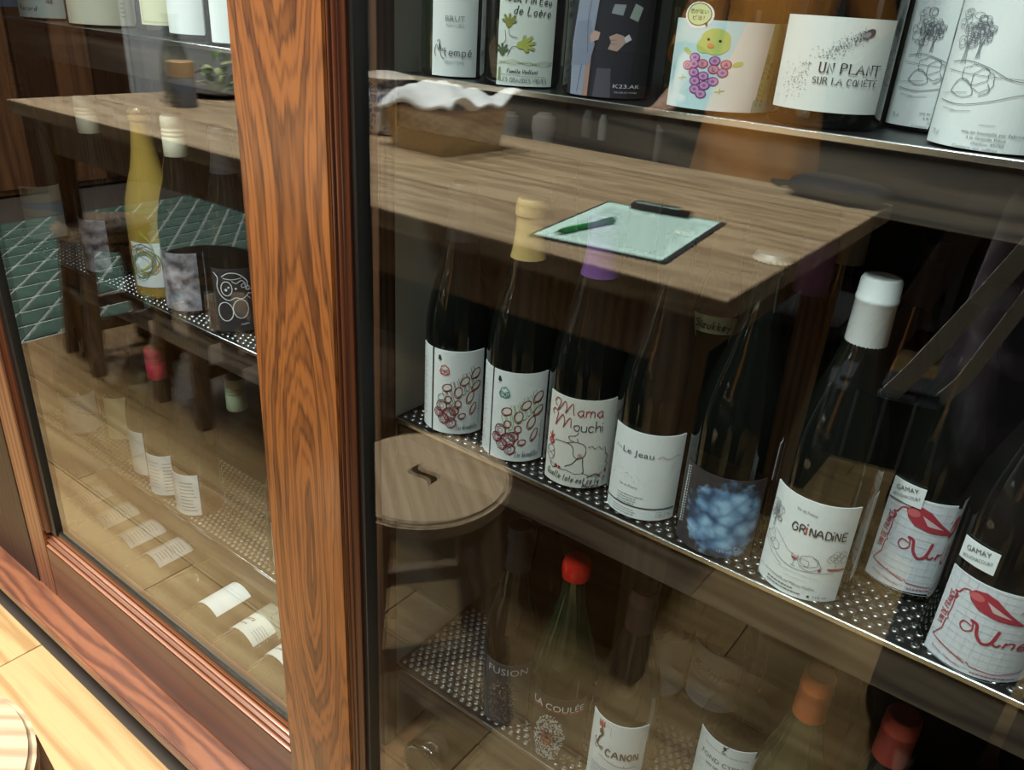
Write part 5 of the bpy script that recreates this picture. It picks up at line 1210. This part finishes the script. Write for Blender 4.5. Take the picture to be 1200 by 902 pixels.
def shoes(t):
    for sx in (-1, 1):
        me = MB().add([(x*.044, y, z) for z, k in ((0, 1), (.03, 1), (.062, .7)) for x, y in [(-1*k, -.05), (-1.05*k, .06), (-.9*k, .13), (-.4*k, .185*(.9+.1*k)), (.4*k, .185*(.9+.1*k)), (.9*k, .13), (1.05*k, .06), (1*k, -.05)]], [tuple(range(7, -1, -1)), tuple(range(16, 24))]+[(r*8+i, r*8+(i+1) % 8, (r+1)*8+(i+1) % 8, (r+1)*8+i) for r in (0, 1) for i in range(8)]).mesh('shoe', [SHOE], .008)
        add('shoe', me, t, (sx*.105, 0, 0))
def sleeve(name, pts, rr, m, t): 
    o = add(name, MB().tube(pts, rr, 18, cap=False).mesh(name, [m]), t); md = o.modifiers.new('s', 'SOLIDIFY'); md.thickness = .004; md.offset = 1; return o
# person in orange standing behind the table
JO = {-1: dict(elbow=(-.235, .00, 1.06), wrist=(-.205, .17, .875), fwd=(.05, .8, -.45), up=(1, 0, .1), curl=.3, cs=-1, ts=1), 1: dict(elbow=(.22, -.10, 1.08), wrist=(.09, -.20, .98), fwd=(-1, -.1, -.1), up=(0, .1, 1), curl=.35, cs=-1, ts=1)}
ORANGE = mat('orange_linen', (.60, .23, .035), .85, noise=.25, nscale=7, bump=.2)
po, s_ = person('person in a long loose orange dress standing behind the table', (-.89, -1.59, 0), 0, JO)
garment('dress', [(0, -.005, 1.395, .085, .075), (0, 0, 1.355, .165, .10), (0, 0, 1.27, .170, .125), (0, 0, 1.10, .140, .120), (0, 0, .98, .145, .130), (0, 0, .80, .165, .150), (0, 0, .62, .185, .165), (0, 0, .45, .205, .18)], ORANGE, po)
for sx in (-1, 1): sleeve('sleeve', [(sx*.14, -.005, 1.345), (sx*.175, -.005, 1.27), Vector(JO[sx]['elbow']), Vector(JO[sx]['elbow']).lerp(Vector(JO[sx]['wrist']), .55)], [.062, .068, .060, .062], ORANGE, po)
shoes(po)
# photographer
def marble():
    m = bpy.data.materials.new('marbled_knit'); m.use_nodes = True; N = m.node_tree.nodes; L = m.node_tree.links; b = N['Principled BSDF']
    tc = N.new('ShaderNodeTexCoord'); n = N.new('ShaderNodeTexNoise'); n.inputs['Scale'].default_value = 9; n.inputs['Detail'].default_value = 5; n.inputs['Distortion'].default_value = 1.6; L.new(tc.outputs['Object'], n.inputs['Vector'])
    r = N.new('ShaderNodeValToRGB'); e = r.color_ramp.elements; e[0].position = .36; e[0].color = (.012, .009, .012, 1); e[1].position = .70; e[1].color = (.17, .14, .16, 1); q = e.new(.52); q.color = (.060, .040, .052, 1); q = e.new(.60); q.color = (.10, .08, .10, 1); L.new(n.outputs['Fac'], r.inputs[0]); L.new(r.outputs[0], b.inputs['Base Color']); b.inputs['Roughness'].default_value = .9; return m
M_KNIT = marble()
PX, PY = .115, -.36
Ph = Vector((0, 0, HC))+CAM_R*.045-CAM_F*.014          # phone centre
hb = Ph-CAM_U*.082-CAM_F*.034-Vector((PX, PY, 0)); hl = hb-CAM_R*.094; hr = hb+CAM_R*.094
JP = {-1: dict(elbow=(-.235, .10, .99), wrist=tuple(hl), fwd=tuple(CAM_U), up=tuple(CAM_F), curl=.42, cs=-1, ts=-1), 1: dict(elbow=(.235, .08, .99), wrist=tuple(hr), fwd=tuple(CAM_U), up=tuple(CAM_F), curl=.42, cs=1, ts=-1)}
pp_, s_ = person('person in a dark marbled knit coat holding up a phone', (PX, PY, 0), 0, JP)
garment('coat', [(0, -.005, 1.405, .075, .07), (0, 0, 1.36, .165, .105), (0, 0, 1.27, .195, .135), (0, 0, 1.08, .195, .14), (0, 0, .90, .215, .16), (0, 0, .62, .235, .18), (0, 0, .42, .245, .185)], M_KNIT, pp_, 7, .03)
garment('trousers', [(-.09, 0, .80, .10, .10), (-.095, .01, .47, .085, .085), (-.10, 0, .07, .085, .09)], M_BLK, pp_, 5, .02); garment('trousers', [(.09, 0, .80, .10, .10), (.095, .01, .47, .085, .085), (.10, 0, .07, .085, .09)], M_BLK, pp_, 5, .02)
for sx in (-1, 1): sleeve('sleeve', [(sx*.14, -.005, 1.345), (sx*.18, .01, 1.25), Vector(JP[sx]['elbow']), Vector(JP[sx]['elbow']).lerp(Vector(JP[sx]['wrist']), .8)], [.062, .068, .056, .045], M_KNIT, pp_)
shoes(pp_)
ph = add('mobile_phone', bx([mat('phone_black', (.01, .01, .012), .25)], (-.078, .078, -.037, .037, -.004, .004), bevel=.003), None); ph.matrix_world = Matrix.Translation(Ph) @ Matrix((CAM_R, CAM_U, -CAM_F)).transposed().to_4x4()
tag(ph, 'black phone held in both hands by the photographer', 'phone')
# shoulder bag with webbing straps
sb = thing('shoulder_bag', 'small black mesh bag hanging from beige webbing straps', 'bag', (-.155, -.215, .56), math.radians(-12))
add('bag_body', bx([mat('bag_black', (.012, .012, .015), .6)], (-.07, .07, -.04, .04, 0, .115), bevel=.012, seg=3), sb)
def ribbon(name, pts, w, th, m, parent, nrm=(0, 1, 0)):
    pts = [Vector(p) for p in pts]; nv = Vector(nrm); v = []; f = []
    for i, p in enumerate(pts):
        t = (pts[min(i+1, len(pts)-1)]-pts[max(i-1, 0)]).normalized(); s = t.cross(nv).normalized(); n_ = s.cross(t)
        v += [p+s*w/2+n_*th/2, p-s*w/2+n_*th/2, p-s*w/2-n_*th/2, p+s*w/2-n_*th/2]
    for i in range(len(pts)-1):
        for k in range(4): f.append((i*4+k, i*4+(k+1) % 4, (i+1)*4+(k+1) % 4, (i+1)*4+k))
    f += [(3, 2, 1, 0), tuple(len(v)-4+k for k in range(4))]
    return add(name, MB().add(v, f).mesh(name, [m]), parent)
M_WEB = mat('beige_webbing', (.62, .60, .52), .8, bump=.4, nscale=500, stretch=(1, 1, 8))
ribbon('strap', [(.0, .03, .10), (.02, .035, .14), (.07, .05, .26), (.11, .055, .36), (.16, .05, .50), (.20, .0, .70), (.20, -.09, .865), (.19, -.16, .878), (.18, -.24, .80)], .022, .002, M_WEB, sb)
ribbon('strap', [(.055, .02, .10), (.075, .03, .14), (.105, .045, .25), (.135, .050, .36), (.18, .045, .50), (.225, .0, .70), (.225, -.09, .865), (.215, -.16, .878), (.205, -.24, .80)], .016, .002, M_WEB, sb)
ribbon('strap', [(-.03, .035, .10), (-.02, .045, .16), (.01, .06, .26), (.05, .07, .40), (.10, .06, .52), (.17, .0, .72), (.17, -.09, .87)], .034, .002, mat('brown_strap', (.06, .035, .025), .7), sb)
for k in range(5):
    add('mesh_rib', MB().tube([(-.068+k*.034, .041, .012), (-.068+k*.034, .0425, .06), (-.068+k*.034, .041, .105)], .0022, 6).mesh('mesh_rib', [mat('bag_grey', (.16, .16, .18), .5)]), sb)
